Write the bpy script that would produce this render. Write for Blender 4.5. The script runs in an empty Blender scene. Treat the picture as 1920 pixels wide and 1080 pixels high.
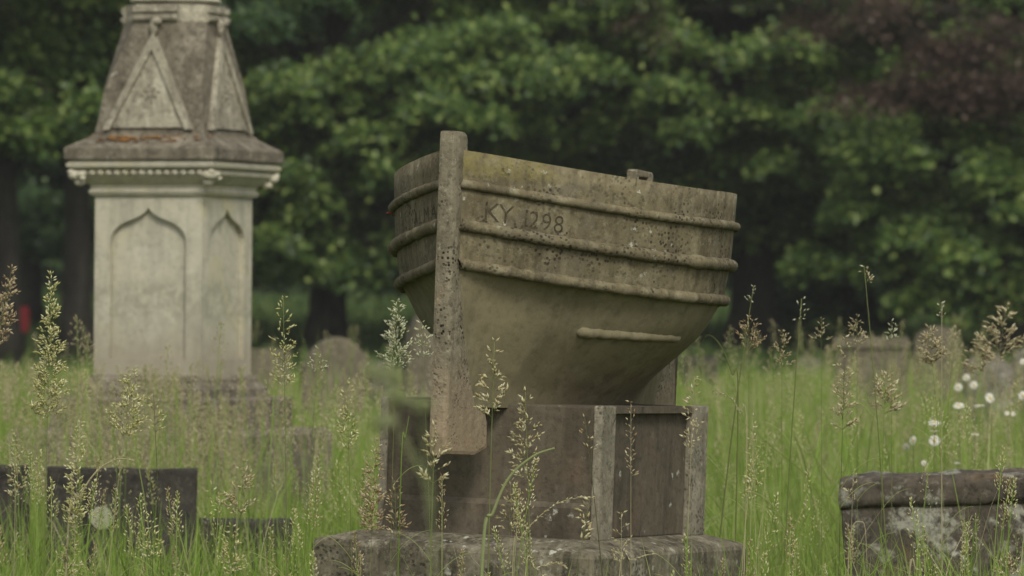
import bpy, bmesh, math, random
import numpy as np
from mathutils import Vector, Matrix, Euler, noise as mnoise
random.seed(7); RNG = np.random.default_rng(7)
S = bpy.context.scene; C = S.collection; R = math.radians; PI = math.pi
# ------------------------------------------------------------------ camera
F = 10000.0; EYE = 1.10; HY = 580.0            # focal length in photo pixels, eye height, horizon row
cam = bpy.data.cameras.new('camera'); co = bpy.data.objects.new('camera', cam); C.objects.link(co)
co.location = (0, 0, EYE); co.rotation_euler = (R(90), 0, 0)
cam.sensor_width = 36; cam.lens = 36*F/1920; cam.shift_y = (HY-540)/1920
cam.clip_start = .5; cam.clip_end = 600
cam.dof.use_dof = True; cam.dof.focus_distance = 11.75; cam.dof.aperture_fstop = 9.0; cam.dof.aperture_blades = 0
S.camera = co
# ------------------------------------------------------------------ sky, sun, exposure (overcast)
SUN_EL, SUN_AZ = R(44), R(166)                 # soft light from behind the camera
w = bpy.data.worlds.new('World'); S.world = w; w.use_nodes = True
nt = w.node_tree; bg = nt.nodes['Background']
sky = nt.nodes.new('ShaderNodeTexSky'); sky.sky_type = 'NISHITA'; sky.sun_disc = False
sky.sun_elevation = SUN_EL; sky.sun_rotation = SUN_AZ; sky.dust_density = 3; sky.air_density = 1.2
hs = nt.nodes.new('ShaderNodeHueSaturation'); hs.inputs['Saturation'].default_value = .25
nt.links.new(sky.outputs[0], hs.inputs['Color']); nt.links.new(hs.outputs[0], bg.inputs['Color'])
bg.inputs['Strength'].default_value = .10
sl = bpy.data.lights.new('sun', 'SUN'); so = bpy.data.objects.new('sun', sl); C.objects.link(so)
sl.energy = 1.5; sl.angle = R(16); sl.color = (1, .94, .80)
d = Vector((math.sin(SUN_AZ)*math.cos(SUN_EL), math.cos(SUN_AZ)*math.cos(SUN_EL), math.sin(SUN_EL)))
so.rotation_euler = (-d).to_track_quat('-Z', 'Y').to_euler()
S.view_settings.view_transform = 'Standard'; S.view_settings.look = 'None'
S.view_settings.gamma = 1; S.view_settings.exposure = .35
S.render.engine = 'CYCLES'
try: S.cycles.filter_width = 1.5
except Exception: pass

# ------------------------------------------------------------------ helpers
def P(px, py, Y): return Vector(((px-960)*Y/F, Y, EYE-(py-HY)*Y/F))
def gz(Y):                                      # height of the ground at distance Y
    if Y < 40: return 0.0
    if Y < 80: return .35*((Y-40)/40)**1.3
    return .35+.95*min(1, (Y-80)/45)+max(0, (Y-125))*.012
def tag(o, label=None, cat=None, group=None, kind=None):
    if label: o['label'] = label
    if cat: o['category'] = cat
    if group: o['group'] = group
    if kind: o['kind'] = kind
    return o
def empty(name, loc, label=None, cat=None, group=None, rot=None):
    o = bpy.data.objects.new(name, None); C.objects.link(o); o.location = loc
    o.empty_display_size = .1
    if rot is not None: o.rotation_euler = rot
    return tag(o, label, cat, group)
def obj(name, bm, mat, parent=None, smooth=False):
    me = bpy.data.meshes.new(name); bm.normal_update(); bm.to_mesh(me); bm.free()
    o = bpy.data.objects.new(name, me); C.objects.link(o)
    if mat: me.materials.append(mat)
    if parent: o.parent = parent
    if smooth:
        for p in me.polygons: p.use_smooth = True
    return o
def npobj(name, V, Fq, Ft, mat, parent=None, smooth=False):
    """mesh from numpy arrays: verts, quads, tris"""
    me = bpy.data.meshes.new(name)
    V = np.asarray(V, np.float32); nq = len(Fq); nt_ = len(Ft)
    me.vertices.add(len(V)); me.vertices.foreach_set('co', V.ravel())
    idx = np.concatenate([np.asarray(Fq, np.int32).ravel(), np.asarray(Ft, np.int32).ravel()]).astype(np.int32)
    me.loops.add(len(idx)); me.loops.foreach_set('vertex_index', idx)
    me.polygons.add(nq+nt_)
    st = np.concatenate([np.arange(nq)*4, nq*4+np.arange(nt_)*3]).astype(np.int32)
    me.polygons.foreach_set('loop_start', st)
    if smooth: me.polygons.foreach_set('use_smooth', np.ones(nq+nt_, bool))
    me.update(calc_edges=True); me.validate()
    o = bpy.data.objects.new(name, me); C.objects.link(o)
    me.materials.append(mat)
    if parent: o.parent = parent
    return o
def box(bm, x0, x1, y0, y1, z0, z1, bev=0):
    r = bmesh.ops.create_cube(bm, size=1, matrix=Matrix.Translation(((x0+x1)/2, (y0+y1)/2, (z0+z1)/2)) @ Matrix.Diagonal((x1-x0, y1-y0, z1-z0, 1)))
    if bev:
        es = list({e for v in r['verts'] for e in v.link_edges})
        bmesh.ops.bevel(bm, geom=es, offset=bev, segments=2, affect='EDGES', profile=.6)
def prism(bm, pts, axis, a0, a1, bev=0):
    """extrude closed 2-D outline pts along axis 'x'/'y'/'z' from a0 to a1"""
    def mk(p, a):
        return {'x': (a, p[0], p[1]), 'y': (p[0], a, p[1]), 'z': (p[0], p[1], a)}[axis]
    va = [bm.verts.new(mk(p, a0)) for p in pts]; vb = [bm.verts.new(mk(p, a1)) for p in pts]
    n = len(pts); fs = [bm.faces.new(va), bm.faces.new(vb[::-1])]
    for i in range(n): fs.append(bm.faces.new((va[i], vb[i], vb[(i+1) % n], va[(i+1) % n])))
    bmesh.ops.recalc_face_normals(bm, faces=fs)
    if bev:
        es = list({e for f in fs[:2] for e in f.edges})
        bmesh.ops.bevel(bm, geom=es, offset=bev, segments=2, affect='EDGES', profile=.6)
def tube(bm, pts, rad, n=8, cap=True):
    pts = [Vector(p) for p in pts]; rings = []
    for i, p in enumerate(pts):
        t = (pts[min(i+1, len(pts)-1)]-pts[max(i-1, 0)]).normalized()
        a = t.cross(Vector((0, 0, 1)) if abs(t.z) < .95 else Vector((1, 0, 0))).normalized(); b = a.cross(t)
        r = rad[i] if isinstance(rad, (list, tuple)) else rad
        rings.append([bm.verts.new(p+a*(r*math.cos(k*2*PI/n))+b*(r*math.sin(k*2*PI/n))) for k in range(n)])
    for i in range(len(rings)-1):
        for k in range(n):
            bm.faces.new((rings[i][k], rings[i][(k+1) % n], rings[i+1][(k+1) % n], rings[i+1][k]))
    if cap: bm.faces.new(rings[0][::-1]); bm.faces.new(rings[-1])
# ------------------------------------------------------------------ materials
def newmat(name):
    m = bpy.data.materials.new(name); m.use_nodes = True
    t = m.node_tree; return m, t, t.nodes['Principled BSDF']
def N(t, typ, **kw):
    n = t.nodes.new(typ)
    for k, v in kw.items():
        if k in n.inputs: n.inputs[k].default_value = v
        else: setattr(n, k, v)
    return n
def noise_(t, vec, scale, detail=5, rough=.6, dist=0):
    n = N(t, 'ShaderNodeTexNoise', Scale=scale, Detail=detail, Roughness=rough, Distortion=dist)
    t.links.new(vec, n.inputs['Vector']); return n.outputs['Fac']
def ramp(t, fac, stops):
    r = t.nodes.new('ShaderNodeValToRGB'); e = r.color_ramp.elements
    while len(e) < len(stops): e.new(.5)
    for el, (p, c) in zip(e, stops):
        el.position = p; el.color = (c, c, c, 1) if isinstance(c, (int, float)) else (*c, 1)
    t.links.new(fac, r.inputs['Fac']); return r.outputs['Color']
def mix(t, fac, a, b, mode='MIX'):
    m = t.nodes.new('ShaderNodeMix'); m.data_type = 'RGBA'; m.blend_type = mode
    for sock, v in ((m.inputs[0], fac), (m.inputs[6], a), (m.inputs[7], b)):
        if isinstance(v, (int, float)): sock.default_value = v
        elif isinstance(v, tuple): sock.default_value = (*v, 1)
        else: t.links.new(v, sock)
    return m.outputs[2]
def mapping(t, scale=(1, 1, 1), loc=(0, 0, 0), coord='Object'):
    tc = t.nodes.new('ShaderNodeTexCoord'); mp = t.nodes.new('ShaderNodeMapping')
    mp.inputs['Scale'].default_value = scale; mp.inputs['Location'].default_value = loc
    t.links.new(tc.outputs[coord], mp.inputs['Vector']); return mp.outputs[0]
def stone(name, base, dark, light, sc=1.0, pits=.5, streak=.5, lichen=None, lich_amt=.45, white=.0, bump=.5, seed=0., stain=None, speck=.6):
    """weathered stone: blotches, vertical runs, black pits, lichen spots"""
    m, t, b = newmat(name)
    v = mapping(t, loc=(seed, seed*1.7, seed*.6)); vs = mapping(t, (1, 1, .13), (seed, seed, seed))
    big = noise_(t, v, 5*sc, 6, .65, .4); fine = noise_(t, v, 60*sc, 6, .7); mid = noise_(t, v, 18*sc, 6, .7)
    col = mix(t, ramp(t, big, [(.35, 0), (.68, 1)]), base, dark)
    col = mix(t, ramp(t, mid, [(.5, 0), (.72, .7)]), col, light)
    st = noise_(t, vs, 28*sc, 4, .6)
    col = mix(t, ramp(t, st, [(.5, 0), (.66, streak)]), col, tuple(c*.5 for c in dark))
    st2 = noise_(t, vs, 19*sc, 4, .6)
    col = mix(t, ramp(t, st2, [(.55, 0), (.7, streak*.7)]), col, light)
    if stain:
        s3 = noise_(t, v, 7*sc, 5, .6, .5); col = mix(t, ramp(t, s3, [(.56, 0), (.66, .55)]), col, stain)
    if lichen:
        l1 = noise_(t, v, 9*sc, 8, .75); col = mix(t, ramp(t, l1, [(1-lich_amt, 0), (1-lich_amt+.07, .8)]), col, lichen)
    col = mix(t, ramp(t, fine, [(.34, .2+.8*speck), (.5, 0)]), col, tuple(c*.35 for c in dark))
    col = mix(t, ramp(t, noise_(t, v, 42*sc, 7, .8), [(.54, 0), (.66, speck)]), col, tuple(min(1, c*1.25) for c in light))
    if white:
        vo = N(t, 'ShaderNodeTexVoronoi', Scale=34*sc)
        wn = N(t, 'ShaderNodeTexNoise', Scale=70*sc, Detail=4, Roughness=.7); t.links.new(v, wn.inputs['Vector'])
        va = N(t, 'ShaderNodeVectorMath', operation='MULTIPLY_ADD'); t.links.new(wn.outputs['Color'], va.inputs[0]); va.inputs[1].default_value = (.035, .035, .035); t.links.new(v, va.inputs[2])
        t.links.new(va.outputs[0], vo.inputs['Vector'])
        gate = ramp(t, noise_(t, v, 6*sc, 3, .6), [(.5, 0), (.6, 1)])
        sp = ramp(t, vo.outputs['Distance'], [(.05+white*.3, .75), (.16+white*.4, 0)])
        col = mix(t, mix(t, 1.0, sp, gate, 'MULTIPLY'), col, (.5, .5, .42))
    pv = N(t, 'ShaderNodeTexVoronoi', Scale=95*sc); t.links.new(v, pv.inputs['Vector'])
    pg = ramp(t, noise_(t, v, 8*sc, 4, .6), [(.48, 0), (.62, pits)])
    pm = mix(t, 1.0, ramp(t, pv.outputs['Distance'], [(.22, 1), (.42, 0)]), pg, 'MULTIPLY')
    col = mix(t, pm, col, (.02, .018, .014))
    t.links.new(col, b.inputs['Base Color']); b.inputs['Roughness'].default_value = .93
    b.inputs['Specular IOR Level'].default_value = .2
    bp = N(t, 'ShaderNodeBump', Strength=bump, Distance=.008)
    h = mix(t, .5, mid, fine); h = mix(t, pm, h, (0, 0, 0))
    t.links.new(h, bp.inputs['Height']); t.links.new(bp.outputs[0], b.inputs['Normal'])
    return m, t, b, col
def mathn(t, op, a, b2=0.0):
    n = t.nodes.new('ShaderNodeMath'); n.operation = op
    for i, x in enumerate((a, b2)):
        if isinstance(x, (int, float)): n.inputs[i].default_value = x
        else: t.links.new(x, n.inputs[i])
    return n.outputs[0]
def leafmat(name, stops, trans=.35, rough=.55, spec=.25, patch=None):
    """leaf or blade: colour differs from piece to piece, some light passes through"""
    m, t, b = newmat(name)
    g = t.nodes.new('ShaderNodeNewGeometry')
    col = ramp(t, g.outputs['Random Per Island'], stops)
    if patch:
        n = noise_(t, mapping(t), patch[0], 3, .6); col = mix(t, ramp(t, n, [(.42, 0), (.62, patch[1])]), col, patch[2])
    t.links.new(col, b.inputs['Base Color']); b.inputs['Roughness'].default_value = rough
    b.inputs['Specular IOR Level'].default_value = spec
    tr = t.nodes.new('ShaderNodeBsdfTranslucent'); t.links.new(mix(t, .35, col, (.25, .42, .06), 'MULTIPLY') if False else col, tr.inputs['Color'])
    mx = t.nodes.new('ShaderNodeMixShader'); mx.inputs[0].default_value = trans
    out = t.nodes['Material Output']
    t.links.new(b.outputs[0], mx.inputs[1]); t.links.new(tr.outputs[0], mx.inputs[2]); t.links.new(mx.outputs[0], out.inputs['Surface'])
    return m
M = {}
M['boat'], bt, bb, bcol = stone('weathered_boat_stone', (.185, .158, .093), (.115, .096, .057), (.30, .27, .18), 1, .8, .55, stain=(.125, .11, .08), white=.12, seed=3, speck=.35)
# yellow algae near the bow: a patch of the stone itself
v = mapping(bt); sp = bt.nodes.new('ShaderNodeSeparateXYZ'); bt.links.new(v, sp.inputs[0])
nn = noise_(bt, v, 22, 5, .7)
fx = mathn(bt, 'SUBTRACT', .30, mathn(bt, 'ADD', sp.outputs[0], mathn(bt, 'MULTIPLY', nn, .22)))      # u < ~.19
fz = mathn(bt, 'SUBTRACT', sp.outputs[2], 1.385)
fy = mathn(bt, 'SUBTRACT', .04, sp.outputs[1])
mask = mathn(bt, 'MULTIPLY', mathn(bt, 'MULTIPLY', ramp(bt, fx, [(0, 0), (.03, 1)]), ramp(bt, fz, [(0, 0), (.012, 1)])), ramp(bt, fy, [(0, 0), (.03, 1)]))
bt.links.new(mix(bt, mathn(bt, 'MULTIPLY', mask, ramp(bt, noise_(bt, v, 45, 6, .75), [(.40, .05), (.62, .75)])), bcol, (.20, .175, .062)), bb.inputs['Base Color'])
M['boat_low'] = stone('olive_hull_stone', (.215, .188, .112), (.15, .13, .078), (.26, .23, .15), .8, .06, .35, stain=(.14, .13, .07), seed=9, bump=.35, speck=.12)[0]
M['stem'] = stone('pitted_stem_stone', (.235, .21, .145), (.15, .132, .09), (.34, .305, .22), 1.1, 1.0, .3, stain=(.25, .19, .125), seed=5, bump=.7)[0]
_m, _t, _b, _c = stone('pitted_stem_stone', (.235, .21, .145), (.15, .132, .09), (.34, .305, .22), 1.1, 1.0, .4, stain=(.25, .19, .125), seed=5, bump=.7)
_v = mapping(_t); _s = _t.nodes.new('ShaderNodeSeparateXYZ'); _t.links.new(_v, _s.inputs[0])
_a = mathn(_t, 'ADD', _s.outputs[2], mathn(_t, 'MULTIPLY', noise_(_t, _v, 12, 5, .7), .25)); _mr = _t.nodes.new('ShaderNodeMapRange'); _t.links.new(_a, _mr.inputs[0]); _mr.inputs[1].default_value = 1.15; _mr.inputs[2].default_value = .95
_c = mix(_t, mathn(_t, 'MULTIPLY', _mr.outputs[0], .6), _c, (.34, .255, .165)); _t.links.new(_c, _b.inputs['Base Color']); M['stem'] = _m
M['carve'] = stone('grimy_carving_stone', (.088, .075, .045), (.055, .046, .028), (.15, .13, .08), 2, .5, .2, seed=2)[0]
M['rust'] = stone('rusty_iron', (.25, .07, .03), (.14, .04, .02), (.3, .1, .05), 3, .2, 0)[0]
M['ped'] = stone('dark_pedestal_stone', (.118, .099, .070), (.075, .063, .045), (.155, .135, .10), .8, .2, .5, stain=(.14, .10, .07), white=.08, seed=4, speck=.3)[0]
M['ped_light'] = stone('pale_pedestal_edge_stone', (.26, .235, .175), (.16, .145, .105), (.35, .32, .25), 1, .7, .5, stain=(.22, .175, .125), seed=6)[0]
M['plinth'] = stone('lichened_plinth_stone', (.18, .16, .11), (.085, .075, .052), (.29, .265, .195), .9, .7, .8, lichen=(.30, .28, .22), lich_amt=.42, white=.25, seed=8)[0]
M['pil'] = stone('pale_limestone', (.50, .47, .36), (.40, .38, .30), (.58, .55, .45), .5, .1, .22, stain=(.50, .46, .27), seed=11, bump=.2, speck=.1)[0]
_m, _t, _b, _c = stone('stained_limestone', (.50, .47, .36), (.38, .36, .285), (.58, .55, .45), .5, .15, .35, stain=(.50, .46, .27), seed=11, bump=.2, speck=.1)
_v = mapping(_t); _s = _t.nodes.new('ShaderNodeSeparateXYZ'); _t.links.new(_v, _s.inputs[0])
def _edge(z0_, z1_, amp):
    n1 = noise_(_t, _v, 9, 5, .7); q1 = _t.nodes.new('ShaderNodeMath'); q1.operation = 'MULTIPLY_ADD'; _t.links.new(n1, q1.inputs[0]); q1.inputs[1].default_value = amp; _t.links.new(_s.outputs[2], q1.inputs[2])
    mr = _t.nodes.new('ShaderNodeMapRange'); _t.links.new(q1.outputs[0], mr.inputs[0]); mr.inputs[1].default_value = z0_; mr.inputs[2].default_value = z1_; return mr.outputs[0]
_damp = _edge(1.13, 1.0, .16)
_c = mix(_t, _damp, _c, mix(_t, .62, _c, (.26, .225, .165)))
_bl = mix(_t, 1.0, mix(_t, 1.0, _edge(1.02, 1.10, .05), _edge(1.27, 1.2, .05), 'MULTIPLY'), ramp(_t, noise_(_t, _v, 20, 6, .75, .5), [(.40, 0), (.58, .9)]), 'MULTIPLY')
_c = mix(_t, _bl, _c, (.30, .29, .22)); _t.links.new(_c, _b.inputs['Base Color']); M['pil_shaft'] = _m
M['pil_grime'] = stone('grimy_limestone', (.38, .35, .265), (.22, .20, .15), (.50, .47, .37), .7, .3, .55, stain=(.20, .18, .135), seed=12, bump=.35)[0]
M['pil_dark'] = stone('weathered_brown_limestone', (.20, .175, .13), (.115, .10, .075), (.32, .29, .225), .7, .4, .6, stain=(.15, .13, .10), white=.12, seed=13, bump=.4)[0]
M['orange'] = stone('orange_lichen', (.33, .155, .04), (.22, .12, .05), (.30, .22, .12), 2, .4, 0, seed=1)[0]
M['carve_p'] = stone('worn_carving_limestone', (.22, .2, .15), (.16, .145, .11), (.28, .26, .2), 2, .5, 0)[0]
M['head_dark'] = stone('dark_lichened_headstone', (.105, .088, .066), (.05, .043, .035), (.18, .16, .125), .8, .4, .4, lichen=(.36, .36, .29), lich_amt=.48, white=.45, stain=(.15, .095, .04), seed=21)[0]
M['head_black'] = stone('blackened_headstone', (.06, .055, .045), (.03, .028, .024), (.11, .1, .08), .8, .3, .4, lichen=(.16, .17, .11), lich_amt=.34, seed=23)[0]
M['head_brown'] = stone('brown_sandstone_headstone', (.165, .143, .10), (.105, .092, .066), (.22, .197, .145), .5, .2, .3, stain=(.14, .125, .085), seed=25)[0]
M['head_grey'] = stone('grey_lichened_headstone', (.17, .155, .125), (.10, .092, .075), (.30, .28, .23), .5, .3, .4, lichen=(.42, .41, .35), lich_amt=.42, seed=27)[0]
M['lich'] = stone('pale_lichen_disc', (.34, .35, .25), (.24, .25, .17), (.44, .44, .34), 3, .2, 0)[0]
M['bark'] = stone('dark_bark', (.055, .048, .038), (.03, .027, .022), (.085, .076, .06), .35, .4, .8, seed=31, bump=1)[0]
m, t, b = newmat('meadow_soil'); v = mapping(t)
c_ = mix(t, ramp(t, noise_(t, v, 1.2, 6, .7), [(.35, 0), (.65, 1)]), (.055, .085, .022), (.085, .11, .035))
c_ = mix(t, ramp(t, noise_(t, v, 14, 6, .7), [(.5, 0), (.75, .6)]), c_, (.07, .058, .03))
t.links.new(c_, b.inputs['Base Color']); b.inputs['Roughness'].default_value = 1; b.inputs['Specular IOR Level'].default_value = .1
M['ground'] = m
M['grass'] = leafmat('grass_blade', [(0, (.13, .21, .026)), (.3, (.22, .35, .05)), (.65, (.30, .43, .08)), (.88, (.39, .44, .15)), (1, (.50, .47, .26))], .5, patch=(1.1, .6, (.27, .34, .09)))
M['straw'] = leafmat('straw_seed', [(0, (.42, .35, .18)), (.4, (.58, .51, .29)), (.75, (.70, .65, .42)), (1, (.80, .76, .55))], .35)
M['straw_pink'] = leafmat('tan_seed', [(0, (.38, .32, .18)), (.5, (.54, .47, .28)), (1, (.70, .63, .43))], .35)
M['head_g'] = leafmat('green_gold_seed', [(0, (.42, .42, .15)), (.4, (.60, .58, .25)), (.75, (.74, .71, .40)), (1, (.84, .81, .60))], .35)
M['head_s'] = leafmat('silver_seed', [(0, (.42, .45, .25)), (.5, (.6, .61, .40)), (1, (.78, .77, .60))], .35)
M['head_r'] = leafmat('russet_seed', [(0, (.30, .2, .1)), (.5, (.50, .40, .23)), (1, (.70, .62, .42))], .3)
M['stalk'] = leafmat('green_stalk', [(0, (.14, .17, .05)), (1, (.22, .24, .09))], .2)
M['stalk_d'] = leafmat('straw_stalk', [(0, (.36, .32, .18)), (1, (.46, .42, .26))], .2)
M['stalk_k'] = leafmat('dark_stalk', [(0, (.07, .085, .03)), (1, (.1, .11, .045))], .2)
M['petal'] = leafmat('white_petal', [(0, (.60, .60, .52)), (1, (.78, .77, .70))], .3)
M['yellow'] = leafmat('yellow_flower_centre', [(0, (.55, .36, .04)), (1, (.6, .42, .06))], .1)
M['umbel'] = leafmat('pale_green_umbel', [(0, (.22, .27, .1)), (.6, (.38, .42, .2)), (1, (.55, .57, .36))], .35)
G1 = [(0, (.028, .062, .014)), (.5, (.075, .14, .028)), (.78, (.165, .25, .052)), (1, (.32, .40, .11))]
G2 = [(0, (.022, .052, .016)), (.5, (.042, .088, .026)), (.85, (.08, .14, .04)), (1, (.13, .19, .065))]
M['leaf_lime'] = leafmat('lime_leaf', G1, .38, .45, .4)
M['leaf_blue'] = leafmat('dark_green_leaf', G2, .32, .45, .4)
M['leaf_copper'] = leafmat('copper_beech_leaf', [(0, (.05, .03, .022)), (.6, (.085, .05, .036)), (1, (.15, .105, .08))], .25, .45, .4)
M['leaf_far'] = leafmat('far_wood_leaf', [(0, (.022, .045, .014)), (1, (.05, .085, .025))], .25)
M['red'] = newmat('red_paint')[0]; M['red'].node_tree.nodes['Principled BSDF'].inputs['Base Color'].default_value = (.42, .02, .025, 1)

# ------------------------------------------------------------------ ground: one sheet to the horizon
ys = list(np.concatenate([np.arange(-40, 40, 2.0), np.arange(40, 140, 2.5), np.array([150, 170, 200, 260, 340, 420])]))
xs = list(np.linspace(-160, 160, 81))
bm = bmesh.new(); grid = []
for y in ys:
    row = []
    for x in xs:
        n = .04*mnoise.noise(Vector((x*.25, y*.25, 0))) if y > 25 else 0
        row.append(bm.verts.new((x, y, gz(y)+n)))
    grid.append(row)
for i in range(len(ys)-1):
    for j in range(len(xs)-1): bm.faces.new((grid[i][j], grid[i][j+1], grid[i+1][j+1], grid[i+1][j]))
tag(obj('ground', bm, M['ground'], smooth=True), kind='structure')

# ------------------------------------------------------------------ boat memorial
TH = R(25.0); ROLL = R(2.0)
Rm = (Matrix.Rotation(ROLL, 3, 'Y') @ Matrix.Rotation(PI/2-TH, 3, 'Z'))
stem_world = P(829, HY, 11.7); base = stem_world-Rm @ Vector((0, 0, EYE))
mem = empty('boat_memorial', base, 'weathered stone lifeboat memorial, bow towards the camera, set on a square pedestal and plinth', 'memorial', rot=Rm.to_euler())
LB, BM, SH = 1.27, .366, .056
E_ = EYE
TZ = [.277, .187, .102]
def sheer(s, k=1.0): return -(SH*(1-(1-2*min(s, .5))**2)+.012*s)*k
prof = [(.352, 1.0, .84), (.277, .992, .86), (.187, .975, .90), (.102, .94, .98), (.07, .915, 1.3), (.03, .875, 1.52), (-.01, .80, 1.6), (-.05, .70, 1.8), (-.09, .585, 2.0), (-.13, .47, 2.2), (-.17, .36, 2.4), (-.215, .27, 2.6)]
def pr(z):
    """fraction of beam and fullness exponent at stem-referenced height z"""
    for i in range(len(prof)-1):
        a, b2 = prof[i], prof[i+1]
        if z >= b2[0]:
            f = (a[0]-z)/(a[0]-b2[0]); return a[1]+(b2[1]-a[1])*f, a[2]+(b2[2]-a[2])*f
    return prof[-1][1:]
def kk(z):                                        # sheer fades out towards the keel
    return max(0, min(1, (z+.215)/.34))
def hp(s, z, side=-1, off=0.0):
    """point on the hull: s along, z height (relative to eye, at the stem); side -1 is starboard (right in the photo)"""
    g, p = pr(z); hb = .018+BM*g*max(0, math.sin(PI*s))**p
    return Vector((.035+s*(LB-.07), side*(hb+off), E_+z+sheer(s, kk(z))))
NS = 64
bm = bmesh.new()
zs_up = [.352, .315, .277, .245, .215, .187, .16, .13, .102]
zs_lo = [.102, .085, .07, .05, .025, 0, -.02, -.04, -.06, -.08, -.1, -.12, -.14, -.16, -.175, -.19, -.2, -.215]
def ssp(i): t_ = i/NS; return .5-.5*math.cos(PI*t_)
def shell(zs):
    bm = bmesh.new()
    for side in (-1, 1):
        g = [[bm.verts.new(hp(ssp(i), z, side)) for z in zs] for i in range(NS+1)]
        for i in range(NS):
            for k in range(len(zs)-1):
                f = (g[i][k], g[i][k+1], g[i+1][k+1], g[i+1][k])
                bm.faces.new(f if side == -1 else f[::-1])
    return bm
bm = shell(zs_up)
for side in (-1, 1):                               # rim top, inner wall, sunk deck
    a = [bm.verts.new(hp(ssp(i), .352, side)) for i in range(NS+1)]
    b_ = []; c_l = []
    for i in range(NS+1):
        q = hp(ssp(i), .352, side); iy = side*max(.001, abs(q.y)-.035)
        b_.append(bm.verts.new((q.x, iy, q.z))); c_l.append(bm.verts.new((q.x, iy, q.z-.05)))
    for i in range(NS):
        for u, w_ in ((a, b_), (b_, c_l)):
            f = (u[i], u[i+1], w_[i+1], w_[i]); bm.faces.new(f if side == -1 else f[::-1])
        m0 = bm.verts.new((c_l[i].co.x, 0, c_l[i].co.z)); m1 = bm.verts.new((c_l[i+1].co.x, 0, c_l[i+1].co.z))
        f = (c_l[i], c_l[i+1], m1, m0); bm.faces.new(f if side == -1 else f[::-1])
bmesh.ops.remove_doubles(bm, verts=bm.verts, dist=.0004)
hull = obj('hull', bm, M['boat'], mem, True)
hull.data.polygons.foreach_set('use_smooth', [abs(p.normal.z) < .6 for p in hull.data.polygons])
bm = shell(zs_lo)
obj('hull_bottom', bm, M['boat_low'], mem, True)
def jig(i, a=.0012): return Vector((0, mnoise.noise(Vector((i*.7, a*99, 1)))*a, mnoise.noise(Vector((i*.9, 5, a*77)))*a*1.2))
for z, r in zip(TZ, (.0105, .0138, .0125)):        # rope-like rubbing strakes, one run on each side
    for side in (-1, 1):
        bm = bmesh.new(); pts = []; rr = []
        for i in range(121):
            s = .5-.5*math.cos(PI*i/120); pts.append(hp(s, z, side, r*.35)+jig(i+z*999)); rr.append(r*(1+.22*mnoise.noise(Vector((i*.45, z*50, side)))+.1*mnoise.noise(Vector((i*1.3, z*50, side)))))
        tube(bm, pts, rr, 12); obj('rubbing_strake', bm, M['boat'], mem, True)
# bilge keels
for side in (-1, 1):
    bm = bmesh.new()
    pts = [hp((.245 if side == -1 else .52)+.24*i/30, -.012+.004*(i/30), side, -.0075)+jig(i, .003) for i in range(31)]
    tube(bm, pts, [.004 if i in (0, 30) else .0145-.004*i/30 for i in range(31)], 10); obj('bilge_keel', bm, M['boat_low'], mem, True)
# stem and stern posts with deep feet
def post(uo):                                      # outline in (u, z); uo maps distance from the outer face
    o = [(0, .392), (.044, .392), (.056, .386), (.061, .374), (.062, .345), (.047, .338), (.040, .2), (.040, .1), (.06, .03), (.10, -.06), (.145, -.14), (.185, -.2), (.212, -.25), (.214, -.306), (.15, -.322), (.004, -.318), (-.003, -.28), (-.002, 0), (-.002, .37)]
    return [(uo(a), E_+z) for a, z in o]
for nm, uo, lab in (('stem_post', lambda a: a, 'pitted bow stem with a broad foot'), ('stern_post', lambda a: LB-a, None)):
    bm = bmesh.new(); prism(bm, [(a, min(z, 9 if nm == 'stem_post' else E_+.29)) for a, z in post(uo)] if nm == 'stem_post' else [(a, z) for a, z in post(uo) if z < E_+.25]+[(uo(-.002), E_+.28), (uo(.03), E_+.28)][::-1], 'y', -.0215, .0215, .009)
    obj(nm, bm, M['stem'], mem)
# rowlock on the starboard rim
q = hp(.30, .352, -1, -.034); q.z -= .001; bm = bmesh.new()
prism(bm, [(q.x-.046, q.z+.010), (q.x-.048, q.z+.022), (q.x-.040, q.z+.027), (q.x+.040, q.z+.023), (q.x+.047, q.z+.016), (q.x+.047, q.z-.010), (q.x+.020, q.z-.010), (q.x+.018, q.z+.010)], 'y', q.y-.012, q.y+.014, .004)
box(bm, q.x-.046, q.x-.034, q.y-.011, q.y+.013, q.z-.01, q.z+.0115)
obj('rowlock', bm, M['stem'], mem)
for z, s in ((.262, .27), (.178, .28)):
    bm = bmesh.new(); a = hp(s, z, 1, .006); tube(bm, [a, a+Vector((-.004, .013, 0))], .0028, 8); obj('iron_pin', bm, M['rust'], mem)
# carved letters, conformed to the hull
def letters(text_items, side):
    for ch, s0, hgt in text_items:
        cu = bpy.data.curves.new('t', 'FONT'); cu.body = ch; cu.size = hgt*1.35; cu.resolution_u = 4; cu.offset = -.0006
        to = bpy.data.objects.new('t', cu); C.objects.link(to)
        dg = bpy.context.evaluated_depsgraph_get(); me = bpy.data.meshes.new_from_object(to.evaluated_get(dg))
        bpy.data.objects.remove(to); bm = bmesh.new(); bm.from_mesh(me); bpy.data.meshes.remove(me)
        bmesh.ops.triangulate(bm, faces=bm.faces)
        bmesh.ops.subdivide_edges(bm, edges=[e for e in bm.edges if e.calc_length() > .012], cuts=2)
        bmesh.ops.triangulate(bm, faces=bm.faces)
        for v_ in bm.verts:
            x, y = v_.co.x*.72, v_.co.y*.98
            s = s0+(x/(LB-.07) if side == -1 else -x/(LB-.07))
            p = hp(s, .206+y, side, .0012); v_.co = p
        o = obj('carved_letter', bm, M['carve'], hull)
        o['label'] = 'worn carved character ' + ch
row = [('K', .026, .046), ('Y', .046, .046), ('.', .067, .046), ('1', .077, .044), ('2', .089, .042), ('9', .108, .042), ('8', .127, .042), ('.', .146, .042)]
letters(row, -1)
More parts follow.
